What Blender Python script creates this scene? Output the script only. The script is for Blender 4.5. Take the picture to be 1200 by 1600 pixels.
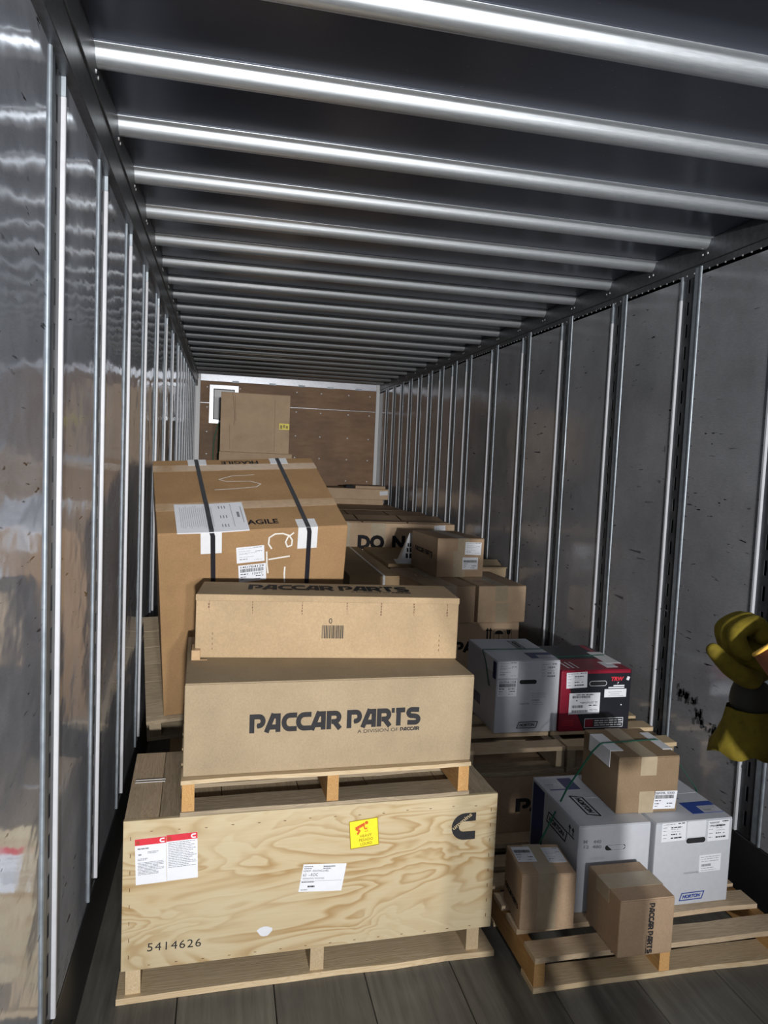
import bpy, bmesh, math, random
from mathutils import Matrix, Vector

for o in list(bpy.data.objects):
    bpy.data.objects.remove(o, do_unlink=True)
scene = bpy.context.scene
COL = scene.collection
R = math.radians
rng = random.Random(7)

# ------------------------------------------------------------------ camera
YAW, PITCH, ROLL, CAM = 0.21679, 0.07255, 0.043794, Vector((0.3685, 0.0, 1.74))
fw = Vector((math.sin(YAW) * math.cos(PITCH), math.cos(YAW) * math.cos(PITCH), -math.sin(PITCH)))
r0 = Vector((math.cos(YAW), -math.sin(YAW), 0)); u0 = r0.cross(fw)
rr = math.cos(ROLL) * r0 + math.sin(ROLL) * u0
uu = -math.sin(ROLL) * r0 + math.cos(ROLL) * u0
cam_d = bpy.data.cameras.new('camera'); cam_d.sensor_fit = 'VERTICAL'; cam_d.sensor_height = 36.0
cam_d.lens = 1148.7 / 1600.0 * 36.0; cam_d.clip_start = 0.02
cam = bpy.data.objects.new('camera', cam_d); COL.objects.link(cam)
cam.matrix_world = Matrix(((rr.x, uu.x, -fw.x, CAM.x), (rr.y, uu.y, -fw.y, CAM.y), (rr.z, uu.z, -fw.z, CAM.z), (0, 0, 0, 1)))
scene.camera = cam

# ------------------------------------------------------------------ world, lamp, exposure
world = bpy.data.worlds.new('world'); scene.world = world; world.use_nodes = True
bg = world.node_tree.nodes['Background']; bg.inputs[0].default_value = (0.74, 0.86, 1.0, 1); bg.inputs[1].default_value = 0.33
# twin-headed dock lamp behind the camera, shining in through the open rear doors
for lx, watt in ((1.10, 680), (.60, 1950)):
    sp = bpy.data.lights.new('dock_lamp_light', 'SPOT'); sp.energy = watt; sp.color = (1.0, 0.985, 0.955)
    sp.spot_size = R(55); sp.spot_blend = 1.0; sp.shadow_soft_size = 0.085
    lo = bpy.data.objects.new('dock_lamp_light', sp); COL.objects.link(lo); lo.location = (lx, -4.2, 1.96)
    lo.rotation_euler = (Vector((0.9, 6.0, 2.1)) - lo.location).to_track_quat('-Z', 'Y').to_euler()
vs = scene.view_settings
vs.view_transform = 'Standard'; vs.look = 'None'; vs.gamma = 1.0; vs.use_curve_mapping = False; vs.exposure = 0.0

# ------------------------------------------------------------------ material helpers
class NT:
    def __init__(s, name):
        s.m = bpy.data.materials.new(name); s.m.use_nodes = True
        s.t = s.m.node_tree; s.n = s.t.nodes; s.b = s.n['Principled BSDF']
    def node(s, typ, **kw):
        nd = s.n.new(typ)
        for k, v in kw.items(): setattr(nd, k, v)
        return nd
    def put(s, nd, i, v):
        if hasattr(v, 'is_linked'): s.t.links.new(v, nd.inputs[i])
        else: nd.inputs[i].default_value = v
    def coord(s, kind='Object', scale=(1, 1, 1), jitter=True):
        tc = s.node('ShaderNodeTexCoord'); mp = s.node('ShaderNodeMapping')
        src = tc.outputs[kind]
        if jitter:
            oi = s.node('ShaderNodeObjectInfo'); ad = s.node('ShaderNodeVectorMath', operation='ADD')
            ml = s.node('ShaderNodeMath', operation='MULTIPLY'); s.put(ml, 0, oi.outputs['Random']); ml.inputs[1].default_value = 37.0
            s.put(ad, 0, src); s.t.links.new(ml.outputs[0], ad.inputs[1]); src = ad.outputs[0]
        s.put(mp, 0, src); mp.inputs['Scale'].default_value = scale
        return mp.outputs[0]
    def noise(s, vec, scale, detail=3, rough=.55, dist=0.0):
        nd = s.node('ShaderNodeTexNoise'); s.put(nd, 'Vector', vec); nd.inputs['Scale'].default_value = scale
        nd.inputs['Detail'].default_value = detail; nd.inputs['Roughness'].default_value = rough; nd.inputs['Distortion'].default_value = dist
        return nd.outputs['Fac']
    def ramp(s, fac, stops, interp='LINEAR'):
        nd = s.node('ShaderNodeValToRGB'); s.put(nd, 0, fac); cr = nd.color_ramp; cr.interpolation = interp
        while len(cr.elements) < len(stops): cr.elements.new(.5)
        for e, (p, c) in zip(cr.elements, stops):
            e.position = p; e.color = c if len(c) == 4 else (*c, 1)
        return nd.outputs['Color']
    def math(s, op, a, b=0.0, clamp=False):
        nd = s.node('ShaderNodeMath', operation=op); nd.use_clamp = clamp; s.put(nd, 0, a); s.put(nd, 1, b); return nd.outputs[0]
    def mix(s, fac, a, b, mode='MIX'):
        nd = s.node('ShaderNodeMix', data_type='RGBA', blend_type=mode)
        s.put(nd, 0, fac); s.put(nd, 6, a if hasattr(a, 'is_linked') else (*a, 1)); s.put(nd, 7, b if hasattr(b, 'is_linked') else (*b, 1))
        return nd.outputs[2]
    def bump(s, h, strength, dist=.01):
        nd = s.node('ShaderNodeBump'); s.put(nd, 'Height', h); nd.inputs['Strength'].default_value = strength; nd.inputs['Distance'].default_value = dist
        s.t.links.new(nd.outputs[0], s.b.inputs['Normal']); return nd
    def set(s, **kw):
        al = dict(color='Base Color', rough='Roughness', metal='Metallic', spec='Specular IOR Level', coat='Coat Weight', coat_rough='Coat Roughness', alpha='Alpha')
        for k, v in kw.items():
            if k == 'color' and not hasattr(v, 'is_linked'): v = (*v, 1)
            s.put(s.b, al[k], v)
        return s.m
    def tint(s, col, amt=.12):
        oi = s.node('ShaderNodeObjectInfo')
        v = s.math('MULTIPLY_ADD', oi.outputs['Random'], 2 * amt); s.n[-1].inputs[2].default_value = 1 - amt
        hs = s.node('ShaderNodeHueSaturation'); s.put(hs, 'Color', col); s.put(hs, 'Value', v); return hs.outputs[0]

M = {}
def plain(name, col, rough=.6, metal=0.0, spec=.5, grain=.08):
    t = NT(name); v = t.coord(); n = t.noise(v, 45, 3)
    dk = tuple(c * (1 - grain) for c in col); lt = tuple(min(1, c * (1 + grain)) for c in col)
    M[name] = t.set(color=t.ramp(n, [(.3, dk), (.7, lt)]), rough=rough, metal=metal, spec=spec)
def cardboard(name, col, tint=.06):
    t = NT(name); v = t.coord(); n = t.noise(v, 5, 4, .6); f = t.noise(t.coord(scale=(1, 1, 1)), 160, 2)
    dk = tuple(c * .88 for c in col); lt = tuple(c * 1.06 for c in col)
    c1 = t.ramp(n, [(.3, dk), (.62, lt)])
    c2 = t.mix(.10, c1, t.ramp(f, [(.35, (.25, .17, .1)), (.65, (.9, .75, .55))]), 'OVERLAY')
    w = t.node('ShaderNodeTexWave', wave_type='BANDS', bands_direction='X'); t.put(w, 'Vector', v); w.inputs['Scale'].default_value = 55; w.inputs['Distortion'].default_value = .6
    h = t.math('ADD', t.math('MULTIPLY', w.outputs['Fac'], .25), t.math('MULTIPLY', n, .8))
    t.bump(h, .12, .004)
    M[name] = t.set(color=t.tint(c2, tint), rough=.72, spec=.25)
def wood(name, a, b, c, tint=.15, rings=9):
    # board length runs along local x
    t = NT(name); v = t.coord(scale=(1.2, 14, 14)); n = t.noise(v, 1.6, 3, .5, .6)
    bands = t.math('SINE', t.math('MULTIPLY', n, rings * 6.283)); bands = t.math('MULTIPLY_ADD', bands, .5); t.n[-1].inputs[2].default_value = .5
    fib = t.noise(t.coord(scale=(3, 120, 120)), 2, 2); st = t.noise(t.coord(), 3.2, 4)
    col = t.ramp(bands, [(.0, a), (.55, b), (1, a)])
    col = t.mix(t.ramp(fib, [(.35, (.0,) * 3), (.7, (.45,) * 3)]), col, c)
    col = t.mix(t.ramp(st, [(.5, (0,) * 3), (.75, (.5,) * 3)]), col, c)
    t.bump(t.math('ADD', fib, t.math('MULTIPLY', bands, .2)), .25, .003)
    M[name] = t.set(color=t.tint(col, tint), rough=.7, spec=.25)

cardboard('kraft', (.335, .208, .105))
cardboard('kraft_light', (.325, .258, .172))
cardboard('kraft_tan', (.50, .37, .255))
cardboard('kraft_brown', (.39, .28, .19))
cardboard('kraft_warm', (.385, .285, .175), .02)
cardboard('kraft_plain', (.235, .168, .105), .03)
cardboard('kraft_dull', (.33, .235, .135))
plain('carton_white', (.49, .51, .56), .5, grain=.03)
plain('carton_red', (.24, .009, .028), .35)
plain('carton_black', (.014, .015, .022), .35)
plain('navy', (.012, .03, .13), .4)
plain('royal', (.02, .06, .30), .4)
plain('ink', (.018, .018, .022), .7, spec=.15)
plain('ink_soft', (.032, .031, .034), .75, spec=.12)
plain('print_grey', (.22, .23, .26), .6)
plain('print_pale', (.42, .43, .47), .6)
plain('paper', (.74, .76, .82), .5, grain=.02)
plain('paper_pale', (.66, .68, .73), .5, grain=.03)
plain('red_print', (.62, .025, .045), .5)
plain('orange_print', (.60, .10, .02), .5)
plain('olive_print', (.28, .20, .01), .5)
plain('brick_red', (.35, .05, .02), .5)
plain('yellow', (.85, .72, .03), .45, grain=.04)
plain('white_mark', (.72, .70, .66), .7)
plain('tape', (.40, .325, .225), .32, grain=.05)
plain('tape_clear', (.45, .30, .17), .16, spec=.6)
plain('black_strap', (.018, .018, .024), .35)
plain('green_strap', (.01, .12, .075), .35)
plain('white_strap', (.62, .62, .62), .35)
plain('staple_brown', (.13, .055, .02), .6)
plain('white_plastic', (.72, .73, .76), .4, grain=.03)
plain('cavity', (.012, .012, .015), .8)
plain('scuff_black', (.016, .017, .02), .42)
plain('white_post', (.50, .51, .55), .38, grain=.04)
plain('rivet', (.55, .55, .56), .35, metal=.7)
plain('dark_rivet', (.03, .03, .035), .5)
wood('pine', (.58, .45, .31), (.46, .34, .22), (.36, .27, .18))
wood('pine_orange', (.52, .31, .125), (.42, .21, .075), (.44, .26, .10))
wood('pine_grey', (.36, .29, .20), (.27, .21, .14), (.17, .14, .10))
wood('pine_pale', (.58, .46, .30), (.48, .355, .21), (.40, .30, .185))

# plywood with flame figure (crate)
t = NT('plywood'); v = t.coord(scale=(.8, 1.0, 2.6), jitter=False)
n = t.noise(v, 2.3, 3, .45, .8); n2 = t.noise(t.coord(scale=(2, 2, 50), jitter=False), 3, 3)
b_ = t.math('FRACT', t.math('MULTIPLY', n, 12.0))
col = t.ramp(b_, [(.0, (.53, .44, .285)), (.40, (.50, .395, .24)), (.80, (.36, .235, .105)), (.95, (.51, .405, .25)), (1, (.53, .44, .285))])
big = t.noise(t.coord(scale=(1, 1, 2.2), jitter=False), 1.9, 2)
col = t.mix(t.ramp(big, [(.42, (0,) * 3), (.60, (.75,) * 3)]), col, (.53, .45, .30))
col = t.mix(t.ramp(n2, [(.4, (0,) * 3), (.8, (.22,) * 3)]), col, (.40, .26, .11))
t.bump(n2, .1, .002); M['plywood'] = t.set(color=col, rough=.6, spec=.3)
# front bulkhead ply
t = NT('bulkhead'); n = t.noise(t.coord(scale=(3, 1, 14), jitter=False), 1.5, 4); n2 = t.noise(t.coord(jitter=False), 2.5, 5)
col = t.mix(t.ramp(n2, [(.4, (0,) * 3), (.7, (.7,) * 3)]), t.ramp(n, [(.3, (.23, .125, .06)), (.7, (.33, .19, .10))]), (.155, .09, .052))
M['bulkhead'] = t.set(color=col, rough=.55, spec=.4)
# floor planks
t = NT('floor_wood'); v = t.coord(scale=(14, .8, 1)); n = t.noise(v, 3, 5, .65); s1 = t.noise(t.coord(scale=(30, 2, 1)), 3, 4, .7); st = t.noise(t.coord(), 2.2, 4)
col = t.ramp(n, [(.3, (.10, .096, .085)), (.7, (.19, .182, .16))])
col = t.mix(t.ramp(s1, [(.62, (0,) * 3), (.75, (.35,) * 3)]), col, (.16, .14, .12))
col = t.mix(t.ramp(st, [(.45, (0,) * 3), (.7, (.6,) * 3)]), col, (.075, .069, .065))
t.bump(n, .2, .003); M['floor_wood'] = t.set(color=t.tint(col, .2), rough=.55, spec=.3)

def scuffs(t, amount, stretch):
    # short dark scrapes with shapes of their own
    a = t.noise(t.coord(scale=(1, stretch[0], stretch[1]), jitter=True), 9, 2, .5, .4)
    b = t.noise(t.coord(jitter=True), 4.5, 2)
    return t.math('MULTIPLY', t.ramp(a, [(.69 - amount, (0,) * 3), (.73 - amount, (1,) * 3)]), t.ramp(b, [(.46, (0,) * 3), (.56, (1,) * 3)]))
def panel_mat(name, base, rough, metal, bump_s, amount):
    t = NT(name); big = t.noise(t.coord(scale=(1, .9, 1.25)), 1.7, 2, .45, .3); md = t.noise(t.coord(scale=(1, 1, 1.6)), 6.5, 2, .5)
    fine = t.noise(t.coord(scale=(1, 6, 40)), 9, 4, .7); dirt = t.noise(t.coord(), 2.6, 5, .6)
    col = t.ramp(dirt, [(.3, tuple(c * .78 for c in base)), (.7, tuple(c * 1.12 for c in base))])
    col = t.mix(.18, col, t.ramp(fine, [(.35, (.05,) * 3), (.65, (.6,) * 3)]), 'OVERLAY')
    col = t.mix(scuffs(t, amount, (1.3, 7)), col, (.012, .012, .014))
    rg = t.math('MULTIPLY_ADD', dirt, .10); t.n[-1].inputs[2].default_value = rough - .055
    t.bump(t.math('ADD', big, t.math('MULTIPLY', md, .16)), bump_s, .03)
    M[name] = t.set(color=col, rough=rg, metal=metal, spec=.6)
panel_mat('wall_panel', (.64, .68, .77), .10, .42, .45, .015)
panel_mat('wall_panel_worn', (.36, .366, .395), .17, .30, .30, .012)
t = NT('galvanised'); n = t.noise(t.coord(), 30, 3); st = t.noise(t.coord(scale=(1, 1, .4)), 5, 3)
M['galvanised'] = t.set(color=t.ramp(n, [(.3, (.24, .275, .315)), (.7, (.34, .385, .43))]), rough=t.ramp(st, [(.3, (.42,) * 3), (.7, (.55,) * 3)]), metal=.5)
t = NT('web_steel'); n = t.noise(t.coord(), 12, 4)
M['web_steel'] = t.set(color=t.ramp(n, [(.3, (.045, .048, .055)), (.7, (.10, .105, .115))]), rough=.4, metal=.6)
t = NT('bow_steel'); n = t.noise(t.coord(scale=(2, 30, 30)), 12, 3)
M['bow_steel'] = t.set(color=t.ramp(n, [(.3, (.62, .66, .70)), (.7, (.78, .82, .86))]), rough=.38, metal=.9)
t = NT('roof_sheet'); big = t.noise(t.coord(jitter=False), 1.6, 2); sp_ = t.noise(t.coord(jitter=False), 120, 2, .6); d = t.noise(t.coord(jitter=False), 1.2, 3)
col = t.ramp(d, [(.3, (.12, .137, .185)), (.7, (.165, .182, .235))])
col = t.mix(t.math('MULTIPLY', t.ramp(sp_, [(.70, (0,) * 3), (.76, (.8,) * 3)]), t.ramp(d, [(.45, (0,) * 3), (.6, (1,) * 3)])), col, (.5, .52, .55))
t.bump(big, .10, .02); M['roof_sheet'] = t.set(color=col, rough=.24, metal=.5)
plain('rail_steel', (.10, .105, .115), .38, metal=.6, grain=.2)
plain('bulkhead_metal', (.52, .54, .60), .3, metal=.35)
plain('glove_leather', (.125, .095, .010), .85, spec=.15, grain=.3)
plain('glove_dark', (.014, .012, .006), .8)
plain('jacket_brown', (.20, .062, .025), .8, grain=.15)
plain('trim_yellow', (.80, .47, .08), .5)
plain('trousers', (.03, .035, .05), .8)
plain('boot', (.03, .02, .014), .6)
plain('skin', (.42, .24, .16), .5)
plain('hair', (.02, .014, .01), .7)
plain('cable_green', (.05, .22, .12), .4)
plain('cable_black', (.015, .015, .015), .5)

# ------------------------------------------------------------------ mesh helpers
class MB:
    def __init__(s): s.v = []; s.f = []
    def poly(s, pts):
        i = len(s.v); s.v += [tuple(p) for p in pts]; s.f.append(tuple(range(i, i + len(pts)))); return s
    def box(s, x0, x1, y0, y1, z0, z1):
        i = len(s.v)
        s.v += [(x0, y0, z0), (x1, y0, z0), (x1, y1, z0), (x0, y1, z0), (x0, y0, z1), (x1, y0, z1), (x1, y1, z1), (x0, y1, z1)]
        s.f += [tuple(i + k for k in q) for q in ((0, 3, 2, 1), (4, 5, 6, 7), (0, 1, 5, 4), (1, 2, 6, 5), (2, 3, 7, 6), (3, 0, 4, 7))]
        return s
    def prism(s, prof, a, b, axis='x', caps=True):
        # prof: list of 2-D points; extruded along axis from a to b
        i = len(s.v); n = len(prof)
        mk = {'x': lambda t, p: (t, p[0], p[1]), 'y': lambda t, p: (p[0], t, p[1]), 'z': lambda t, p: (p[0], p[1], t)}[axis]
        s.v += [mk(a, p) for p in prof] + [mk(b, p) for p in prof]
        for k in range(n): s.f.append((i + k, i + (k + 1) % n, i + n + (k + 1) % n, i + n + k))
        if caps: s.f.append(tuple(i + k for k in reversed(range(n)))); s.f.append(tuple(i + n + k for k in range(n)))
        return s
    def disc(s, c, r, h, axis='z', n=8):
        pr = [(r * math.cos(2 * math.pi * k / n), r * math.sin(2 * math.pi * k / n)) for k in range(n)]
        ax = {'x': lambda p, t: (c[0] + t, c[1] + p[0], c[2] + p[1]), 'y': lambda p, t: (c[0] + p[0], c[1] + t, c[2] + p[1]), 'z': lambda p, t: (c[0] + p[0], c[1] + p[1], c[2] + t)}[axis]
        i = len(s.v); s.v += [ax(p, 0) for p in pr] + [ax((p[0] * .75, p[1] * .75), h) for p in pr]
        for k in range(n): s.f.append((i + k, i + (k + 1) % n, i + n + (k + 1) % n, i + n + k))
        s.f.append(tuple(i + n + k for k in range(n))); return s
    def mesh(s, name='m', bevel=0.0, seg=1, smooth=False):
        me = bpy.data.meshes.new(name); me.from_pydata(s.v, [], s.f)
        bm = bmesh.new(); bm.from_mesh(me); bmesh.ops.recalc_face_normals(bm, faces=bm.faces)
        if bevel: bmesh.ops.bevel(bm, geom=list(bm.edges), offset=bevel, segments=seg, profile=.5, affect='EDGES', clamp_overlap=True)
        if smooth:
            for f in bm.faces: f.smooth = True
        bm.to_mesh(me); bm.free(); return me

def obj(name, me, mat, parent=None, loc=(0, 0, 0), rot=(0, 0, 0), kind=None, label=None):
    if mat and len(me.materials) == 0: me.materials.append(M[mat])
    o = bpy.data.objects.new(name, me); COL.objects.link(o); o.parent = parent
    o.location = loc; o.rotation_euler = rot
    if kind: o['kind'] = kind
    if label: o['label'] = label
    return o
def tag(o, label, cat=None, group=None, kind=None):
    o['label'] = label
    if cat: o['category'] = cat
    if group: o['group'] = group
    if kind: o['kind'] = kind
    return o
def thing(name, label, cat, loc=(0, 0, 0), rotz=0.0, group=None):
    o = bpy.data.objects.new(name, None); o.empty_display_size = .05; COL.objects.link(o)
    o.location = loc; o.rotation_euler = (0, 0, R(rotz)); return tag(o, label, cat, group)

# ------------------------------------------------------------------ decals
def face_matrix(face, w, d, h):
    if face == 'front': return Matrix(((1, 0, 0, 0), (0, 0, -1, 0), (0, 1, 0, 0), (0, 0, 0, 1)))
    if face == 'left': return Matrix(((0, 0, -1, 0), (-1, 0, 0, d), (0, 1, 0, 0), (0, 0, 0, 1)))
    if face == 'top': return Matrix(((1, 0, 0, 0), (0, 1, 0, 0), (0, 0, 1, h), (0, 0, 0, 1)))
    if face == 'right': return Matrix(((0, 0, 1, w), (1, 0, 0, 0), (0, 1, 0, 0), (0, 0, 0, 1)))
def place(o, parent, face, dims, u, v, rot=0.0, lift=.0006):
    m = face_matrix(face, *dims) @ Matrix.Translation((u, v, lift)) @ Matrix.Rotation(R(rot), 4, 'Z')
    o.parent = parent; o.matrix_local = m; return o
TXT = {}
def text_mesh(s, w, h, bold=0.0, shear=0.0, spacing=1.0):
    key = (s, round(w, 4), round(h, 4), bold, shear, spacing)
    if key in TXT: return TXT[key]
    cu = bpy.data.curves.new('txt', 'FONT'); cu.body = s; cu.size = 1; cu.offset = bold; cu.shear = shear; cu.space_character = spacing; cu.resolution_u = 3
    ob = bpy.data.objects.new('txt', cu); COL.objects.link(ob); bpy.context.view_layer.update()
    me = bpy.data.meshes.new_from_object(ob.evaluated_get(bpy.context.evaluated_depsgraph_get()))
    bpy.data.objects.remove(ob); bpy.data.curves.remove(cu)
    xs = [v.co.x for v in me.vertices]; ys = [v.co.y for v in me.vertices]
    x0, x1, y0, y1 = min(xs), max(xs), min(ys), max(ys)
    for v in me.vertices: v.co = ((v.co.x - x0) / (x1 - x0) * w, (v.co.y - y0) / (y1 - y0) * h, 0)
    me.materials.clear(); TXT[key] = me; return me
def text(parent, face, dims, s, u, v, w, h, mat='ink', rot=0, bold=.02, shear=0, spacing=1.0, name='lettering', lift=.0008):
    me = text_mesh(s, w, h, bold, shear, spacing).copy(); me.materials.append(M[mat])
    o = bpy.data.objects.new(name, me); COL.objects.link(o); return place(o, parent, face, dims, u, v, rot, lift)
def slab(parent, face, dims, name, u, v, w, h, mat, rot=0, thick=.0008, lift=.0002, skew=0.0):
    p = [(0, 0), (w, 0), (w + skew, h), (skew, h)]
    me = MB().prism(p, 0, thick, 'z').mesh(name); o = obj(name, me, mat); return place(o, parent, face, dims, u, v, rot, lift)
def label_sheet(parent, face, dims, u, v, w, h, rot=0, style='ship', mat='paper', seed=1, lines=(), skew=0.0, name='label'):
    """white sticker with its printing as a child"""
    o = slab(parent, face, dims, name, u, v, w, h, mat, rot, .0008, .0003, skew)
    g = random.Random(seed); mb = MB(); z = .0013
    def bar(x0, x1, y0, y1): mb.poly([(x0 * w, y0 * h, z), (x1 * w, y0 * h, z), (x1 * w, y1 * h, z), (x0 * w, y1 * h, z)])
    def line(y, x0, x1, t=.018):
        x = x0
        while x < x1:
            e = min(x1, x + g.uniform(.04, .16)); bar(x, e, y, y + t); x = e + g.uniform(.015, .04)
    def code(x0, x1, y0, y1):
        x = x0
        while x < x1:
            e = x + g.uniform(.008, .022); bar(x, min(e, x1), y0, y1); x = e + g.uniform(.006, .018)
    if style == 'ship':
        line(.88, .08, .60); line(.90, .62, .92, .045); line(.72, .08, .5); line(.66, .68, .92, .04); line(.60, .10, .72); line(.54, .10, .45); line(.36, .10, .62); line(.20, .10, .38, .05); line(.14, .62, .9)
    if style == 'code':
        code(.07, .92, .58, .78); line(.44, .07, .34, .05); line(.28, .07, .26, .04); line(.14, .07, .20, .03); line(.28, .62, .9, .05); line(.12, .55, .8, .03)
    if style == 'table':
        line(.90, .06, .55, .02); line(.90, .66, .95, .05); line(.70, .38, .82, .06); line(.62, .38, .7, .02); line(.50, .4, .8, .015); line(.34, .38, .62, .06); line(.34, .72, .8, .04); line(.14, .38, .85, .07)
        for y in (.74, .56, .36, .18): line(y, .06, .22, .02)
    if style == 'big':
        code(.10, .68, .76, .87); line(.90, .22, .8, .035); line(.62, .22, .26, .05); line(.55, .35, .92, .02); line(.50, .40, .92, .02); code(.10, .45, .30, .42); line(.38, .64, .92, .05); code(.10, .62, .08, .20); line(.20, .66, .95, .015); line(.14, .66, .95, .015)
    if style == 'faint':
        line(.86, .06, .95, .03); line(.74, .06, .9, .03); line(.60, .1, .9, .03); code(.1, .55, .32, .46); line(.20, .1, .7, .03); line(.08, .1, .8, .02)
    if style == 'invoice':
        for k in range(17): bar(.10 + k * .026, .104 + k * .026 + g.uniform(0, .006), .10, g.uniform(.75, .9))
        for k in range(3):
            for y in (.14, .5, .82): bar(.60 + k * .04, .615 + k * .04, y, y + g.uniform(.08, .16))
        code_x = .86; bar(code_x, code_x + .04, .42, .66); bar(.70, .72, .5, .82); bar(.75, .765, .55, .8); bar(.80, .806, .1, .95); bar(.93, .937, .2, .85)
        for k in range(4): bar(.865 + .012 * k, .870 + .012 * k, .12, g.uniform(.2, .34))
    if mb.v: obj('print', mb.mesh('print'), 'ink_soft' if style in ('code', 'table', 'big') else 'print_grey', o)
    for (s, x, y, tw, th) in lines:
        me = text_mesh(s, tw * w, th * h, .01).copy(); me.materials.append(M['ink_soft']); obj('lettering', me, None, o, (x * w, y * h, z))
    return o

# heavy block logo glyphs made of thick strokes (height 1)
def stroke(mb, pts, t, z=0.0, closed=False):
    n = len(pts)
    for i in range(n - 1 + (1 if closed else 0)):
        a = Vector(pts[i]); b = Vector(pts[(i + 1) % n]); d = (b - a).normalized(); q = Vector((-d.y, d.x)) * t / 2
        zz = z + 1.2e-5 * (len(mb.f) % 30); mb.poly([(*(a - q), zz), (*(b - q), zz), (*(b + q), zz), (*(a + q), zz)])
    for i in range(0 if closed else 1, n if closed else n - 1):
        c = Vector(pts[i]); zz = z + 1.2e-5 * (len(mb.f) % 30); mb.poly([(c.x + t / 2 * math.cos(k * math.pi / 5), c.y + t / 2 * math.sin(k * math.pi / 5), zz) for k in range(10)])
def arc(cx, cy, rx, ry, a0, a1, n=8): return [(cx + rx * math.cos(R(a0 + (a1 - a0) * k / n)), cy + ry * math.sin(R(a0 + (a1 - a0) * k / n))) for k in range(n + 1)]
T_ = .27; H0 = T_ / 2; H1_ = 1 - T_ / 2
G_P = [[(H0, 0), (H0, 1)], [(H0, H1_), (.52, H1_)] + arc(.52, .62, .22, .245, 90, -90) + [(.42, .375)]]
G_A = [[(.10, 0), (.50, 1)], [(.74, 0), (.74, 1)], [(.50, H1_), (.74, H1_)], [(.30, .28), (.74, .28)]]
G_C = [[(.86, H1_), (.48, H1_)] + arc(.45, .5, .31, .365, 90, 270) + [(.86, H0)]]
G_R = [[(H0, 0), (H0, 1)], [(H0, H1_), (.50, H1_)] + arc(.50, .64, .21, .225, 90, -90) + [(.28, .41)], [(.45, .40), (.78, .0)]]
G_T = [[(.0, H1_), (.18, H1_)], [(.26, H1_), (.80, H1_)], [(.42, 0), (.42, 1)]]
G_S = [[(.80, H1_ - .02), (.40, H1_)] + arc(.36, .69, .19, .175, 90, 270) + [(.55, .5)] + arc(.58, .31, .19, .175, 90, -90) + [(.12, H0 + .02)]]
def paccar(words, w, h, mat):
    mb = MB(); x = 0.0
    for ch in words:
        if ch == ' ': x += .30; continue
        g = dict(P=G_P, A=G_A, C=G_C, R=G_R, T=G_T, S=G_S)[ch]; wd = dict(P=.82, A=.92, C=.80, R=.86, T=.84, S=.86)[ch]
        for st in g: stroke(mb, [(px + x, py) for px, py in st], T_)
        x += wd
    xs = [v[0] for v in mb.v]; x0, x1 = min(xs), max(xs)
    mb.v = [((a - x0) / (x1 - x0) * w, b * h, c) for a, b, c in mb.v]
    me = bpy.data.meshes.new('logo'); me.from_pydata(mb.v, [], mb.f); me.materials.append(M[mat]); return me
def paccar_logo(parent, face, dims, u, v, w, h, rot=0, mat='ink', sub=True):
    o = bpy.data.objects.new('printed_logo', paccar('PACCAR PARTS', w, h, mat)); COL.objects.link(o); place(o, parent, face, dims, u, v, rot, .0008)
    if sub:
        s = text_mesh('A DIVISION OF', w * .245, h * .19, .0).copy(); s.materials.append(M[mat]); obj('lettering', s, None, o, (w * .62, -h * .30, 0))
        s = paccar('PACCAR', w * .118, h * .20, mat); obj('lettering', s, None, o, (w * .877, -h * .30, 0))
    return o
def horton_logo(parent, face, dims, u, v, w, h, rot=0, mat='ink', fill=None, name='printed_logo'):
    sk = h * .35; mb = MB(); z = 0
    stroke(mb, [(0, 0), (w - sk, 0), (w, h), (sk, h)], h * .14, z, True)
    me = mb.mesh(name); o = obj(name, me, mat); place(o, parent, face, dims, u, v, rot, .0009)
    if fill: obj('backing', MB().poly([(0, 0, -.0003), (w - sk, 0, -.0003), (w, h, -.0003), (sk, h, -.0003)]).mesh('b'), fill, o)
    s = text_mesh('HORTON', (w - sk) * .84, h * .52, .045, .35, 1.0).copy(); s.materials.append(M[mat]); obj('lettering', s, None, o, (sk * .5 + w * .06, h * .24, .0002))
    return o

# ------------------------------------------------------------------ cartons
def carton(name, label, loc, rotz, w, d, h, mat, seam='y', tape=None, tape_w=.06, drop=.06, tape_mat='tape', group=None, gap=.0015, cat='box'):
    t = thing(name, label, cat, loc, rotz, group)
    obj('body', MB().box(0, w, 0, d, 0, h - .004).mesh('body', min(.004, w * .02), 2), mat, t)
    if seam == 'y':
        c = w / 2
        for a, b in ((.0015, c - gap), (c + gap, w - .0015)): obj('top_flap', MB().box(a, b, .0015, d - .0015, h - .0042, h).mesh('flap', .0012), mat, t)
    elif seam == 'x':
        c = d / 2
        for a, b in ((.0015, c - gap), (c + gap, d - .0015)): obj('top_flap', MB().box(.0015, w - .0015, a, b, h - .0042, h).mesh('flap', .0012), mat, t)
    else:
        obj('lid', MB().box(.0015, w - .0015, .0015, d - .0015, h - .0042, h).mesh('lid', .0012), mat, t)
    if tape is not None:
        tw = tape_w
        if seam == 'y':
            mb = MB().box(tape - tw / 2, tape + tw / 2, -.0006, d + .0006, h, h + .0007).box(tape - tw / 2, tape + tw / 2, -.0010, 0, h - drop, h + .0007).box(tape - tw / 2, tape + tw / 2, d, d + .001, h - drop, h + .0007)
        else:
            mb = MB().box(-.0006, w + .0006, tape - tw / 2, tape + tw / 2, h, h + .0007).box(-.001, 0, tape - tw / 2, tape + tw / 2, h - drop, h + .0007).box(w, w + .001, tape - tw / 2, tape + tw / 2, h - drop, h + .0007)
        obj('tape', mb.mesh('tape'), tape_mat, t)
    return t, (w, d, h)
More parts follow.
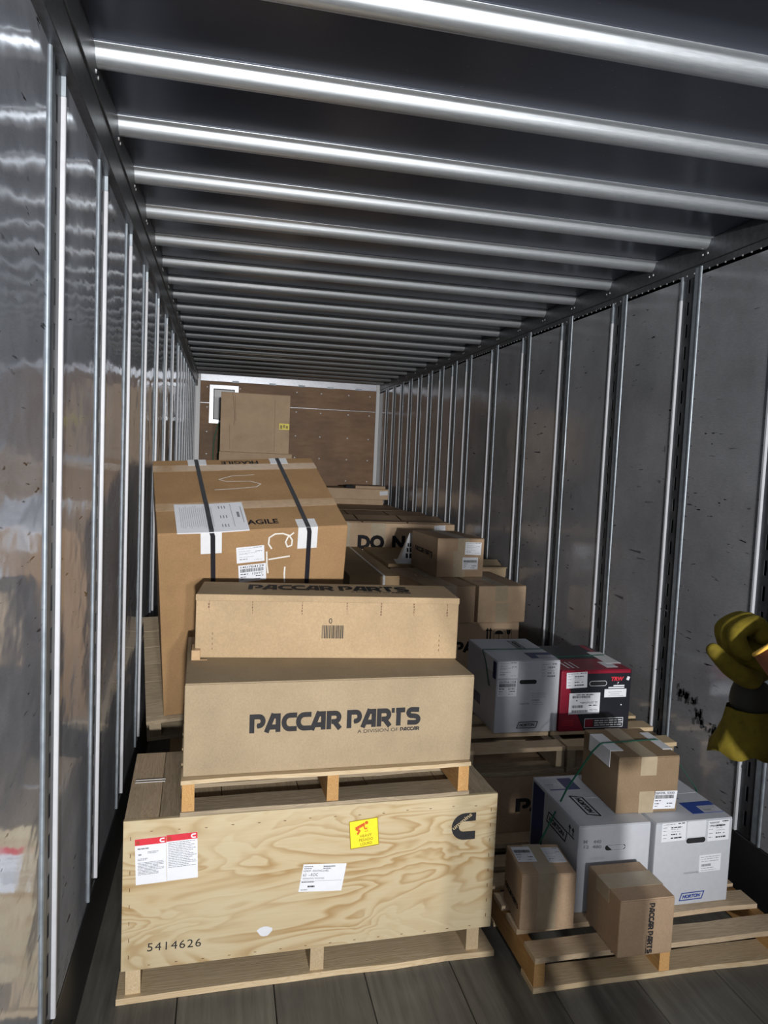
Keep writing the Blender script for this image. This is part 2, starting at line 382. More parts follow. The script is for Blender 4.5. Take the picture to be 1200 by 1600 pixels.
def ribbon(name, pts, width_dir, width, thick, mat, label, cat='strap', group=None, matrix=None, tagged=True):
    """flat strap following a polyline"""
    mb = MB(); wd = Vector(width_dir).normalized() * width / 2
    n = len(pts); P = [Vector(p) for p in pts]; nor = []
    for i in range(n):
        a = P[max(0, i - 1)]; b = P[min(n - 1, i + 1)]; nn = (b - a).normalized().cross(wd).normalized() * thick / 2; nor.append(nn)
    rings = [[P[i] - wd - nor[i], P[i] + wd - nor[i], P[i] + wd + nor[i], P[i] - wd + nor[i]] for i in range(n)]
    mb.v = [tuple(p) for r in rings for p in r]
    for i in range(n - 1):
        for k in range(4): mb.f.append((4 * i + k, 4 * i + (k + 1) % 4, 4 * i + 4 + (k + 1) % 4, 4 * i + 4 + k))
    mb.f += [(3, 2, 1, 0), tuple(4 * (n - 1) + k for k in range(4))]
    o = obj(name, mb.mesh(name), mat)
    if matrix: o.matrix_world = matrix
    return tag(o, label, cat, group)

# ------------------------------------------------------------------ the trailer
W, ZR, YB, YA = 2.5, 2.80, 10.3, -1.2
XL = -0.026
fl = obj('floor', MB().box(XL - .05, W + .08, YA, YB + .1, -.08, -.032).mesh('floor'), 'scuff_black', kind='structure'); tag(fl, 'dark worn wooden floor of the trailer, laid in long planks')
xw = [XL - .02, .27, .575, .88, 1.185, 1.49, 1.795, 2.10, 2.405, W + .06]
for a, b in zip(xw[:-1], xw[1:]):
    o = obj('floor_plank', MB().box(-(b - a) / 2 + .0015, (b - a) / 2 - .0015, YA, YB, -.032, rng.uniform(-.0012, 0)).mesh('plank', .0015), 'floor_wood', fl, ((a + b) / 2, 0, 0))
roof = obj('ceiling', MB().box(XL - .05, W + .08, YA, YB + .1, ZR, ZR + .02).mesh('ceiling'), 'roof_sheet', kind='structure'); tag(roof, 'dark glossy sheet metal roof crossed by bright roof bows')
BOW0, BOWS = 2.1885, .4363
bow_prof = [(y_, ZR - z_) for y_, z_ in ((-.054, .001), (-.054, .003), (-.037, .004), (-.033, .010), (-.029, .020), (-.024, .030), (-.017, .038), (-.008, .0425), (.002, .044), (.012, .0425), (.021, .038), (.027, .029), (.031, .006), (.036, .004), (.048, .004), (.048, .001))]
bow_me = MB().prism(bow_prof, XL + .03, W - .005, 'x', False).mesh('bow', smooth=True)
bow_me.materials.append(M['bow_steel'])
k = -6
while BOW0 + BOWS * k < YB - .05:
    y = BOW0 + BOWS * k
    if y > YA: obj('roof_bow', bow_me, None, roof, (0, y, 0))
    k += 1
posts = [2.59 - .646 * i for i in range(6, 0, -1)] + [2.59 + .646 * i for i in range(7)]
y = posts[-1]
while y + .425 < YB - .05: y += .425; posts.append(y)
posts = [p for p in posts if p > YA + .2]
PW = .155
for side, X0, sg in (('left', XL, 1), ('right', W, -1)):
    wall = obj('wall_' + side, MB().box(*( (X0 - .06, X0 - .034) if sg > 0 else (X0 + .034, X0 + .06)), YA, YB + .1, 0, ZR).mesh('wall'), 'cavity', kind='structure')
    tag(wall, 'scuffed grey metal side wall of the trailer on the %s with vertical slotted posts' % side)
    def bx(mb, a, b, y0, y1, z0, z1):      # a..b measured inwards from the wall plane
        x0, x1 = sorted((X0 + sg * a, X0 + sg * b)); return mb.box(x0, x1, y0, y1, z0, z1)
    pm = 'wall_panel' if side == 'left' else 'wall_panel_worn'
    edges = [YA] + posts + [YB]
    for a, b in zip(edges[:-1], edges[1:]):
        y1 = b - PW if b != YB else YB
        if y1 - a < .02: continue
        cy, cz = (a + y1) / 2, 1.47
        me = MB(); bx(me, -.032, 0, a, y1, .255, 2.67); me = me.mesh('panel', .0015)
        for vv in me.vertices: vv.co -= Vector((0, cy, cz))
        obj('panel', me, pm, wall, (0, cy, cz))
    # one post mesh set, shared along the wall (origin at the far edge of the post)
    mw = MB(); sl, pitch = .062, .104
    bx(mw, -.008, -.004, -.100, -.064, .255, 2.69); bx(mw, -.008, -.004, -.046, -.014, .255, 2.69)
    z = .255
    while z < 2.69:
        bx(mw, -.008, -.004, -.064, -.046, z, min(2.69, z + pitch - sl)); z += pitch
    mw = mw.mesh('web')
    near = [(X0 + sg * -.012, -PW)] + [(X0 + sg * a, b) for a, b in ((0.0, -PW), (.003, -PW + .001), (.0055, -PW + .004), (.006, -PW + .008), (.005, -PW + .013), (.0025, -PW + .017), (.002, -.112), (.0016, -.105), (.0, -.101))] + [(X0 + sg * -.012, -.100)]
    mn = MB().prism(near, .255, 2.69, 'z').mesh('flange')
    mf = MB(); bx(mf, -.012, .007, -.014, 0, .255, 2.56); mf = mf.mesh('flange', .002)
    mc = MB(); bx(mc, -.012, .006, -.013, -.001, 2.56, 2.67); mc = mc.mesh('cap')
    for me_, m_ in ((mw, 'web_steel'), (mn, 'galvanised'), (mf, 'white_post'), (mc, 'galvanised')): me_.materials.append(M[m_])
    for p in posts:
        po = obj('post', mw, None, wall, (0, p, 0))
        obj('near_flange', mn, None, po); obj('far_flange', mf, None, po); obj('flange_tip', mc, None, po)
    rv = MB()
    for p in posts[2:]:
        z = .32
        while z < 2.6:
            if sg < 0: rv.disc((X0, p - PW - .014, z), .0032, .002 * sg, 'x', 6)
            rv.disc((X0, p + .012, z), .0025, .002 * sg, 'x', 6); z += .11
    obj('rivets', rv.mesh('rivets'), 'dark_rivet', wall, kind='stuff')
    base = MB(); bx(base, -.03, .004, YA, YB, .0, .252); base = obj('baseboard_' + side, base.mesh('scuff', .003), 'scuff_black', kind='structure')
    tag(base, 'black steel scuff plate along the foot of the %s wall' % side)
    rl = MB(); x_in = 0.0 if sg > 0 else W
    x0, x1 = sorted((x_in, X0 - sg * .05)); rl.box(x0, x1, YA, YB, 2.605 if sg > 0 else 2.65, 2.70)
    x0, x1 = sorted((x_in + sg * .006, X0 - sg * .05)); rl.box(x0, x1, YA, YB, 2.70, 2.80)
    rail = obj('trim_1' if side == 'left' else 'trim_2', rl.mesh('rail', .002), 'rail_steel', kind='structure'); tag(rail, 'dark riveted top rail where the %s wall meets the roof' % side)
    rv = MB(); k = -3
    while BOW0 + BOWS * k < YB:
        for dy in (-.018, .018): rv.disc((x_in + sg * .006, BOW0 + BOWS * k + dy, 2.737), .006, .003 * sg, 'x', 8)
        k += 1
    y = YA + .05
    while y < YB and sg < 0:
        rv.disc((x_in, y, 2.668), .005, .003 * sg, 'x', 6); y += .055
    obj('rivets', rv.mesh('rivets'), 'rivet', rail, kind='stuff')
# faded smear and scratches with a shape of their own on the right wall
sm = MB(); g = random.Random(3)
for k in range(150):
    f = k / 150; y = 3.03 - f * .46 + g.gauss(0, .012); z = .67 - f * .14 + g.gauss(0, .018) + (.03 if f < .3 else 0); hh = g.uniform(.008, .045); ww = g.uniform(.004, .018)
    if .42 < f < .5: continue
    sm.poly([(W - .0012, y, z), (W - .0012, y - ww, z + g.uniform(0, .006)), (W - .0012, y - ww * g.uniform(.6, 1.3), z + hh), (W - .0012, y + ww * .2, z + hh * g.uniform(.7, 1))])
for k in range(40):
    y = g.uniform(2.0, 8.6); z = g.uniform(.7, 2.0); L = g.uniform(.02, .12)
    if g.random() < .6: sm.poly([(W - .0011, y, z), (W - .0011, y - L, z + g.uniform(-.01, .01)), (W - .0011, y - L, z + .008), (W - .0011, y, z + .006)])
    else: sm.poly([(W - .0011, y, z), (W - .0011, y - .006, z), (W - .0011, y - .005, z + L * .8), (W - .0011, y, z + L * .7)])
plain('smear', (.085, .085, .092), .6)
obj('scuff_marks', sm.mesh('scuffs'), 'smear', bpy.data.objects['wall_right'], kind='stuff')

# front bulkhead
wb = obj('wall_back', MB().box(XL - .05, W + .08, YB + .02, YB + .06, 0, ZR).mesh('wall_back'), 'bulkhead_metal', kind='structure'); tag(wb, 'brown plywood bulkhead closing the far end of the trailer')
obj('plywood_sheet', MB().box(.035, W - .05, YB, YB + .02, .02, 2.385).mesh('ply', .002), 'bulkhead', wb)
obj('plywood_sheet', MB().box(.035, W - .05, YB, YB + .02, 2.392, 2.68).mesh('ply', .002), 'bulkhead', wb)
for a, b in ((XL, .035), (W - .05, W)): obj('frame_post', MB().box(a, b, YB - .012, YB + .02, 0, 2.79).mesh('fp', .003), 'white_plastic', wb)
obj('head_rail', MB().box(.035, W - .05, YB - .006, YB + .02, 2.68, 2.795).mesh('hr', .003), 'bulkhead_metal', wb)
rv = MB()
for x in (.13, .55, 1.32, 1.68, 2.05, 2.37):
    for z in (2.60, 2.33, 2.0, 1.7, 1.4, 1.1): rv.disc((x + .01 * math.sin(x * 9 + z), YB, z), .011, -.004, 'y', 8)
obj('rivets', rv.mesh('rivets'), 'white_plastic', wb, kind='stuff')
rv = MB()
for x in (.45, .95, 1.35, 1.75, 2.15): rv.box(x, x + .09, YB - .008, YB - .005, 2.675, 2.70)
obj('lashing_plates', rv.mesh('lash'), 'galvanised', wb, kind='stuff')
hatch = thing('vent_hatch', 'small grey framed hatch high on the plywood bulkhead behind the tall box', 'hatch', (.157, YB - .004, 2.116))
fr = MB(); wv, hv, fb = .381, .515, .05
for a in ((0, wv, 0, fb), (0, wv, hv - fb, hv), (0, fb, fb, hv - fb), (wv - fb, wv, fb, hv - fb)): fr.box(a[0], a[1], -.02, .004, a[2], a[3])
obj('frame', fr.mesh('frame'), 'bulkhead_metal', hatch)
fr = MB(); i0 = fb; i1 = fb + .012
for a in ((i0, wv - i0, i0, i1), (i0, wv - i0, hv - i1, hv - i0), (i0, i1, i1, hv - i1), (wv - i1, wv - i0, i1, hv - i1)): fr.box(a[0], a[1], -.012, .004, a[2], a[3])
obj('gasket', fr.mesh('gasket'), 'cable_black', hatch)
obj('cover', MB().box(i1, wv - i1, -.004, .004, i1, hv - i1).mesh('cover'), 'white_plastic', hatch)

# ------------------------------------------------------------------ pallets
def board(parent, name, x, y, z, length, width, thick, mat, along='x', tilt=0.0, jag=True, seed=None):
    """a plank with its corner at x,y,z; its length runs along local x"""
    g = random.Random(seed if seed is not None else rng.random()); n = 7
    mb = MB(); top = []; bot = []
    f = [g.uniform(-.004, .004) if jag else 0 for _ in range(n + 1)]; bk = [g.uniform(-.004, .004) if jag else 0 for _ in range(n + 1)]
    for i in range(n + 1):
        xx = length * i / n
        top += [(xx, f[i], thick), (xx, width + bk[i], thick)]; bot += [(xx, f[i] - .001, 0), (xx, width + bk[i], 0)]
    mb.v = top + bot; o_ = len(top)
    for i in range(n):
        a = 2 * i
        mb.f += [(a, a + 2, a + 3, a + 1), (o_ + a + 1, o_ + a + 3, o_ + a + 2, o_ + a), (a, o_ + a, o_ + a + 2, a + 2), (a + 1, a + 3, o_ + a + 3, o_ + a + 1)]
    mb.f += [(0, 1, o_ + 1, o_), (2 * n, o_ + 2 * n, o_ + 2 * n + 1, 2 * n + 1)]
    me = mb.mesh(name)
    if along == 'x': return obj(name, me, mat, parent, (x, y, z), (0, 0, R(tilt)))
    return obj(name, me, mat, parent, (x + width, y, z), (0, 0, R(90 + tilt)))
def pallet(name, label, loc, rotz, w, d, h, top, bottom, stringers, mats, sw=.038, bt=.018, group='wooden pallets', matrix=None, cat='pallet'):
    t = thing(name, label, cat, loc, rotz, group)
    for i, (y, wd) in enumerate(bottom): board(t, 'bottom_board', 0, y, 0, w, wd, bt, mats[1])
    for x in stringers: board(t, 'stringer', x, .005, bt, d - .01, sw, h - 2 * bt, mats[2], 'y', jag=False)
    for i, (y, wd, x0, x1) in enumerate(top): board(t, 'deck_board', x0, y, h - bt, x1 - x0, wd, bt, mats[0], tilt=rng.uniform(-.3, .3))
    return t

# --- plywood crate standing on skids
cr = thing('plywood_crate', 'long low plywood crate with yellow warning sticker, at the left front', 'crate', (.096, 2.303, 0), 2.0)
CW, CD, CH = 1.243, .527, .588; CDIM = (CW, CD, CH)
obj('front_panel', MB().box(0, CW, 0, .015, .10, CH).mesh('fp', .001), 'plywood', cr)
obj('back_panel', MB().box(0, CW, CD - .015, CD, .10, CH - .0165).mesh('bp', .001), 'plywood', cr)
for x in (0, CW - .015): obj('side_panel', MB().box(x, x + .015, .015, CD - .015, .10, CH - .0165).mesh('sp', .001), 'plywood', cr)
for i, (a, b, m) in enumerate(((.002, .105, 'pine'), (.107, .30, 'pine_grey'), (.303, .56, 'pine_grey'), (.563, .80, 'pine_grey'), (.803, 1.06, 'pine_grey'), (1.063, 1.24, 'pine_grey'))):
    board(cr, 'top_board', a, .0155, CH - .0165, CD - .0155, b - a, .016, m, 'y', jag=False)
for y in (0, CD - .13): board(cr, 'skid_board', -.012, y - .012, 0, CW + .024, .13, .02, 'pine_pale', jag=True)
for x in (.014, .60, 1.155): board(cr, 'skid_runner', x, .004, .02, CD - .01, .045, .08, 'pine_pale', 'y', jag=False)
st = MB(); g = random.Random(11)
for zz in [.14 + .055 * k for k in range(8)]:
    for xx in (.022, CW - .022): st.box(xx - .001, xx + .001, -.001, .0005, zz, zz + .012)
for k in range(14): xx = .08 + k * .083; zz = CH - .035 - g.uniform(0, .006); st.box(xx, xx + .008, -.001, .0005, zz, zz + .0018); st.box(xx, xx + .008, -.001, .0005, .112, .1135)
obj('staples', st.mesh('staples'), 'staple_brown', cr, kind='stuff')
obj('knot_patch', MB().prism([(.445 + .024 * math.cos(a) * (1 + .2 * math.sin(3 * a)), .180 + .017 * math.sin(a)) for a in [k * .57 for k in range(11)]], 0, -.001, 'z').mesh('patch'), 'paper_pale', cr)
bpy.data.objects['knot_patch'].matrix_local = face_matrix('front', *CDIM) @ Matrix.Scale(-1, 4, (0, 0, 1))
def crate_red_label(u, v, w, h, rot, seed, dense):
    o = slab(cr, 'front', CDIM, 'label', u, v, w, h, 'paper', rot)
    def q(name, x0, x1, y0, y1, mat, z=.0012): return obj(name, MB().poly([(x0 * w, y0 * h, z), (x1 * w, y0 * h, z), (x1 * w, y1 * h, z), (x0 * w, y1 * h, z)]).mesh(name), mat, o)
    q('red_band', 0, 1, .86, 1, 'red_print'); q('hazard_mark', .04, .15, .89, .96, 'brick_red', .0015)
    lg = MB(); stroke(lg, [(.95 * w, .965 * h), (.86 * w, .965 * h)] + arc(.86 * w, .93 * h, .05 * w, .035 * h, 90, 270, 6) + [(.95 * w, .895 * h)], .028 * h, .0016); obj('printed_logo', lg.mesh('lg'), 'paper', o)
    g = random.Random(seed); mb = MB()
    def ln(y, x0, x1, t=.012):
        x = x0
        while x < x1:
            e = min(x1, x + g.uniform(.03, .14)); mb.poly([(x * w, y * h, .0014), (e * w, y * h, .0014), (e * w, (y + t) * h, .0014), (x * w, (y + t) * h, .0014)]); x = e + .015
    if dense:
        for k in range(15): ln(.82 - k * .038, .05, g.uniform(.7, .97))
    else:
        ln(.77, .08, .45, .03); ln(.70, .40, .75); ln(.67, .40, .7); ln(.64, .1, .2, .03); ln(.56, .08, .4); ln(.53, .08, .35)
        for k in range(9): ln(.47 - k * .032, .08, g.uniform(.65, .92))
    obj('print', mb.mesh('print'), 'print_grey', o)
crate_red_label(.040, .380, .093, .148, 2, 5, False); crate_red_label(.134, .384, .094, .150, 2, 6, True)
yl = slab(cr, 'front', CDIM, 'warning_sticker', .722, .434, .097, .095, 'yellow', 5)
bd = MB(); stroke(bd, [(0, 0), (.097, 0), (.097, .095), (0, .095)], .0025, .0012, True); obj('border', bd.mesh('bd'), 'olive_print', yl)
pg = MB()
stroke(pg, [(.020, .067), (.052, .080)], .010, .0012); stroke(pg, [(.020, .067), (.033, .058), (.025, .047)], .007, .0012); stroke(pg, [(.047, .077), (.052, .062), (.060, .064)], .004, .0013)
pg.poly([(.058 + .006 * math.cos(a * .63), .083 + .006 * math.sin(a * .63), .0012) for a in range(10)])
stroke(pg, [(.050, .053), (.060, .053), (.060, .058)], .0018, .0012)
obj('pictogram', pg.mesh('pg'), 'orange_print', yl)
for s, x, y, tw in (('HEAVY', .034, .034, .040), ('PESADO', .030, .020, .048), ('LOURD', .034, .006, .040)):
    me = text_mesh(s, tw, .0095, .012).copy(); me.materials.append(M['olive_print']); obj('lettering', me, None, yl, (x, y, .0013))
wl = label_sheet(cr, 'front', CDIM, .551, .303, .145, .094, -4, 'none', skew=.008)
pm_ = MB(); g = random.Random(4)
for (y, x0, x1, t_) in ((.90, .08, .28, .03), (.90, .52, .80, .03), (.83, .08, .26, .025), (.83, .52, .7, .025), (.39, .02, .98, .006), (.34, .05, .34, .03), (.06, .05, .2, .02), (.16, .2, .36, .06)):
    x = x0
    while x < x1:
        e = min(x1, x + (g.uniform(.02, .05) if t_ > .01 else 1)); pm_.poly([(x * .145, y * .094, .0013), (e * .145, y * .094, .0013), (e * .145, (y + t_) * .094, .0013), (x * .145, (y + t_) * .094, .0013)]); x = e + .008
obj('print', pm_.mesh('p'), 'ink_soft', wl)
for s, x, y, tw, th in (('HDROP - ROUTING LABEL', .010, .068, .085, .0065), ('63  --ROC', .010, .053, .050, .010), ('DESTINATION  ROCKFORD', .010, .043, .072, .005)):
    me = text_mesh(s, tw, th, .0).copy(); me.materials.append(M['ink_soft']); obj('lettering', me, None, wl, (x, y, .0013))
# stencilled C mark with diagonal lettering
cm = MB(); cw_, ch_ = .088, .096; to = .030
out = [(cw_, ch_)] + arc(cw_ * .55, ch_ / 2, cw_ * .55, ch_ / 2, 90, 270, 14) + [(cw_, 0), (cw_, to)] + arc(cw_ * .50, ch_ / 2, cw_ * .18, ch_ / 2 - to, 270, 90, 10) + [(cw_, ch_ - to)]
n_ = len(out); inner0 = 17
oc = [(cw_, ch_)] + arc(cw_ * .55, ch_ / 2, cw_ * .55, ch_ / 2, 90, 270, 14) + [(cw_, 0)]
ic = [(cw_, ch_ - to)] + arc(cw_ * .50, ch_ / 2, cw_ * .20, ch_ / 2 - to, 90, 270, 14) + [(cw_, to)]
for i in range(len(oc) - 1): cm.poly([(*oc[i], 0), (*oc[i + 1], 0), (*ic[i + 1], 0), (*ic[i], 0)])
lg = obj('stencilled_logo', cm.mesh('lg'), 'ink_soft'); place(lg, cr, 'front', CDIM, 1.077, .430, 0, .0008)
me = text_mesh('ummins', .082, .014, .02).copy(); me.materials.append(M['plywood']); obj('lettering', me, None, lg, (.008, .038, .0005), (0, 0, R(36)))
text(cr, 'front', CDIM, '5414626', .078, .158, .165, .027, 'ink_soft', -1.2, .0, spacing=1.15, name='stencilled_number')

# debris lying on the crate
def scrap(name, label, x, y, w, d, h, rot, mat, cat):
    o = obj(name, MB().box(-w / 2, w / 2, -d / 2, d / 2, 0, h).mesh(name, .001), mat, None, (x, y, CH + .0005), (0, 0, R(rot))); return tag(o, label, cat)
for k in range(2): scrap('cable_tie', 'white plastic tie lying across the left end of the crate top, %s one' % ('nearer' if k == 0 else 'farther'), .150, 2.575 + .018 * k, .10, .006, .002, 2, 'white_strap', 'tie')
scrap('paper_scrap', 'crumpled white paper scrap under the pallet on the crate', .640, 2.62, .05, .045, .006, 3, 'paper', 'paper')
scrap('wood_splinter', 'broken strip of pale wood lying under the pallet on the crate', .99, 2.60, .17, .024, .012, 8, 'pine', 'wood strip')
scrap('plastic_wrap_scrap', 'glossy plastic scrap on the far left corner of the crate top', .27, 2.77, .035, .03, .004, 0, 'paper_pale', 'plastic')

# --- pallet on the crate and the two long cartons
pallet('wooden_pallet', 'low wooden pallet resting on the plywood crate under the long box', (.264, 2.312, .5885), 2.2, .970, .50, .117,
       [(0, .09, 0, .97), (.13, .09, 0, .97), (.265, .09, 0, .97), (.405, .09, 0, .97)], [(0, .10), (.20, .09), (.40, .09)], (.004, .468, .928), ('pine_pale', 'pine_grey', 'pine_orange'), bt=.013)
b, dm = carton('long_carton', 'long tan box with large dark lettering on its front, under the stapled box', (.268, 2.335, .706), 1.7, .968, .60, .302, 'kraft_light', seam=None)
paccar_logo(b, 'front', dm, .204, .133, .575, .062, .3, 'ink_soft')
b, dm = carton('stapled_carton', 'long tan box with staples and a barcode, topmost of the left stack', (.286, 2.633, 1.0085), -4.2, .949, .257, .2285, 'kraft_warm', seam=None)
obj('lid_edge', MB().box(-.001, .950, -.0025, .0, .206, .2285).mesh('lid', .001), 'kraft_warm', b)
paccar_logo(b, 'top', dm, .175, .105, .61, .10, 0, 'ink')
st = MB(); g = random.Random(2)
for x in (.046, .197, .373, .534, .660, .781, .906):
    for k in range(5): st.box(x - .0012 + g.uniform(-.002, .002), x + .0012, -.002, 0, .160 + k * .010, .167 + k * .010)
for x in (.06, .88):
    for k in range(4): st.box(x - .001, x + .001, -.002, 0, .03 + k * .018, .037 + k * .018)
obj('staples', st.mesh('st'), 'staple_brown', b, kind='stuff')
mb = MB(); x = 0
for k in range(16):
    wd = g.choice((.0012, .0022, .0036)); mb.poly([(x, 0, 0), (x + wd, 0, 0), (x + wd, .048, 0), (x, .048, 0)]); x += wd + g.choice((.0012, .002, .0028))
bc = obj('barcode', mb.mesh('bc'), 'ink_soft'); place(bc, b, 'front', dm, .446, .074, 0, .0008)
text(b, 'front', dm, '0', .470, .128, .012, .020, 'ink_soft', 0, .0)
tag(obj('packing_tape_strip', MB().box(0, .03, 0, .09, 0, .035).box(0, .055, 0, .004, -.001, .002).mesh('tp', .003), 'tape_clear', None, (.276, 2.60, 1.0085)), 'loose curl of shiny brown tape beside the stapled box', 'tape')

# --- leaning box bound with black straps
FW, FD, FH = .779, .759, .92
FROT = Matrix.Rotation(R(7.144), 4, 'Z') @ Matrix.Rotation(R(21.333), 4, 'X') @ Matrix.Rotation(R(-3.652), 4, 'Y')
FM = Matrix.Translation((.12, 3.0, 1.404)) @ FROT @ Matrix.Translation((0, 0, -FH))
fr_, dm = carton('leaning_carton', 'large brown FRAGILE cardboard box tipped forward and bound with two black straps', (0, 0, 0), 0, FW, FD, FH, 'kraft', seam=None)
fr_.matrix_world = FM
text(fr_, 'top', dm, 'FRAGILE', .312, .045, .178, .044, 'ink', 0, .03)
text(fr_, 'top', dm, 'FRAGILE', .50, .735, .18, .040, 'ink', 180, .03)
for v0 in (.20, .62): slab(fr_, 'top', dm, 'packing_tape', .0, v0, FW, .075, 'tape_clear', 0, .0004)
def marker(name, u, v, paths, t_, face):
    mb = MB()
    for p in paths: stroke(mb, p, t_)
    o = obj(name, mb.mesh(name), 'white_mark'); place(o, fr_, face, dm, u, v, 0, .0014); return o
marker('chalk_mark', .26, .36, [[(.20, .20), (.09, .19), (.03, .155), (.06, .13), (.17, .125), (.215, .09), (.19, .06), (.09, .045), (.0, .04)]], .005, 'top')
marker('chalk_mark', 0, 0, [[(0.455, 0.826), (0.441, 0.85), (0.443, 0.88), (0.467, 0.896), (0.5, 0.896), (0.529, 0.884), (0.546, 0.898)], [(0.525, 0.887), (0.512, 0.855), (0.521, 0.832), (0.538, 0.838), (0.54, 0.863), (0.525, 0.887)], [(0.434, 0.815), (0.437, 0.754), (0.443, 0.709)], [(0.443, 0.776), (0.533, 0.787)], [(0.514, 0.736), (0.513, 0.699), (0.516, 0.658)]], .0065, 'front')
label_sheet(fr_, 'front', dm, .312, .765, .115, .075, 3, 'ship', seed=21)
label_sheet(fr_, 'front', dm, .322, .672, .115, .082, 3, 'code', seed=22, lines=(('14D7B4129', .08, .82, .84, .12), ('122YC', .5, .40, .4, .12)))
def on_frag(o): o.matrix_world = FM; return o
for i, x in enumerate((.208, .605)):
    s_ = ('left', 'right')[i]
    ribbon('strapping_band', [(x + .012, -.0025, .03), (x + .006, -.0025, FH - .02), (x, -.002, FH + .0025)] + ([(x, -.014, FH + .006), (x, -.013, FH + .0125), (x, .252, FH + .0125), (x, .262, FH + .006)] if i == 0 else []) + [(x, .30, FH + .0030), (x - .004, FD - .02, FH + .0030), (x - .004, FD + .001, FH + .0025), (x - .004, FD + .0025, .03)], (1, 0, 0), .019, .0014, 'black_strap', 'black plastic strap round the leaning FRAGILE box, %s one of two' % s_, group='black straps on the leaning box', matrix=FM)
    pm2 = MB().box(x - .042, x + .042, -.0022, -.0008, FH - .10, FH + .0016).box(x - .042, x + .042, -.0022, .075, FH + .0002, FH + .0016)
    on_frag(tag(obj('corner_protector', pm2.mesh('cp', .0005), 'white_plastic'), 'white corner protector under the %s black strap, near edge of leaning box' % s_, 'corner protector', 'corner protectors'))
    pm2 = MB().box(x - .045, x + .042, FD + .0008, FD + .0022, FH - .10, FH + .0016).box(x - .045, x + .042, FD - .07, FD + .0022, FH + .0002, FH + .0016)
    on_frag(tag(obj('corner_protector', pm2.mesh('cp', .0005), 'white_plastic'), 'white corner protector under the %s black strap, far edge of leaning box' % s_, 'corner protector', 'corner protectors'))
dp = thing('delivery_papers', 'sheaf of white delivery papers tucked under the strap of the leaning box', 'papers'); on_frag(dp)
mb = MB(); n = 10
for i in range(n):
    a, b2 = .075 + .285 * i / n, .075 + .285 * (i + 1) / n
    za, zb = FH + .004 + .008 * abs(i / n - .45) ** 1.3, FH + .004 + .008 * abs((i + 1) / n - .45) ** 1.3
    mb.poly([(a, -.012, za), (b2, -.012, zb), (b2, .25, zb), (a, .25, za)]); mb.poly([(a, -.012, za - .004), (a, .25, za - .004), (b2, .25, zb - .004), (b2, -.012, zb - .004)])
    mb.poly([(a, -.012, za - .004), (b2, -.012, zb - .004), (b2, -.012, zb), (a, -.012, za)])
mb.poly([(.075, -.012, FH + .0022), (.075, -.012, FH + .0066), (.075, .25, FH + .0066), (.075, .25, FH + .0022)])
obj('sheets', mb.mesh('sheets'), 'paper', dp)
pr = MB(); g = random.Random(9)
for k in range(17): x = .095 + k * .008; pr.box(x, x + .0012, .02 + g.uniform(0, .02), .23 - g.uniform(0, .03), FH + .0085, FH + .0088)
for k in range(3):
    for y in (.02, .10, .19): pr.box(.255 + .012 * k, .259 + .012 * k, y, y + .025, FH + .0085, FH + .0088)
pr.box(.325, .335, .10, .15, FH + .0105, FH + .0108); pr.box(.345, .3475, .05, .2, FH + .0105, FH + .0108); pr.box(.305, .3065, .02, .23, FH + .0095, FH + .0098)
obj('print', pr.mesh('print'), 'print_grey', dp)
# tilted pallet below it and the cartons that prop it up
tp = pallet('tilted_pallet', 'weathered tilted pallet under the leaning FRAGILE box', (0, 0, 0), 0, .90, .82, .115,
            [(k_ * .137, .132, 0, .9) for k_ in range(6)], [(0, .10), (.36, .10), (.72, .10)], (.012, .43, .85), ('pine_grey', 'pine_grey', 'pine_grey'), sw=.05)
tp.matrix_world = FM @ Matrix.Translation((-.075, -.02, -.1165))
carton('prop_carton', 'brown cardboard box under the raised far end of the tilted pallet', (.16, 3.92, 0), 0, .75, .5, .60, 'kraft_dull', 'y')
carton('prop_carton', 'low brown cardboard box under the front end of the tilted pallet', (.16, 3.44, 0), 0, .75, .44, .425, 'kraft_dull', 'y')

# --- tall box at the far end
b, dm = carton('tall_carton', 'tall upright cardboard box with a yellow sticker, before the plywood bulkhead', (.319, 8.5, 1.742), 0, .772, .66, .665, 'kraft_tan', 'y')
ys = slab(b, 'front', dm, 'sticker', .655, .275, .115, .07, 'yellow', 0)
obj('print', MB().box(.01, .035, .01, .05, .001, .0013).box(.045, .065, .02, .055, .001, .0013).box(.075, .10, .015, .045, .001, .0013).mesh('p'), 'olive_print', ys)
cz = MB(); stroke(cz, [(.125, .66), (.14, .55), (.155, .42), (.15, .30)], .004); stroke(cz, [(.15, .64), (.16, .5), (.168, .35)], .003); stroke(cz, [(.60, .60), (.605, .02)], .0025); stroke(cz, [(.10, .3), (.11, .02)], .0025)
cz = obj('creases', cz.mesh('cz'), 'staple_brown'); place(cz, b, 'front', dm, 0, 0, 0, .0008)
carton('base_carton', 'brown cardboard box under the tall box at the far end', (.312, 8.47, 0), 0, .815, .70, 1.741, 'kraft_tan', 'y')
def cable(name, pts, r, mat, label):
    cu = bpy.data.curves.new(name, 'CURVE'); cu.dimensions = '3D'; cu.bevel_depth = r; cu.bevel_resolution = 2; s = cu.splines.new('NURBS'); s.points.add(len(pts) - 1)
    for p, q in zip(s.points, pts): p.co = (*q, 1)
    s.use_endpoint_u = True; o = bpy.data.objects.new(name, cu); COL.objects.link(o); bpy.context.view_layer.update()
    me = bpy.data.meshes.new_from_object(o.evaluated_get(bpy.context.evaluated_depsgraph_get())); bpy.data.objects.remove(o); bpy.data.curves.remove(cu)
    me.materials.clear(); return tag(obj(name, me, mat), label, 'cable')
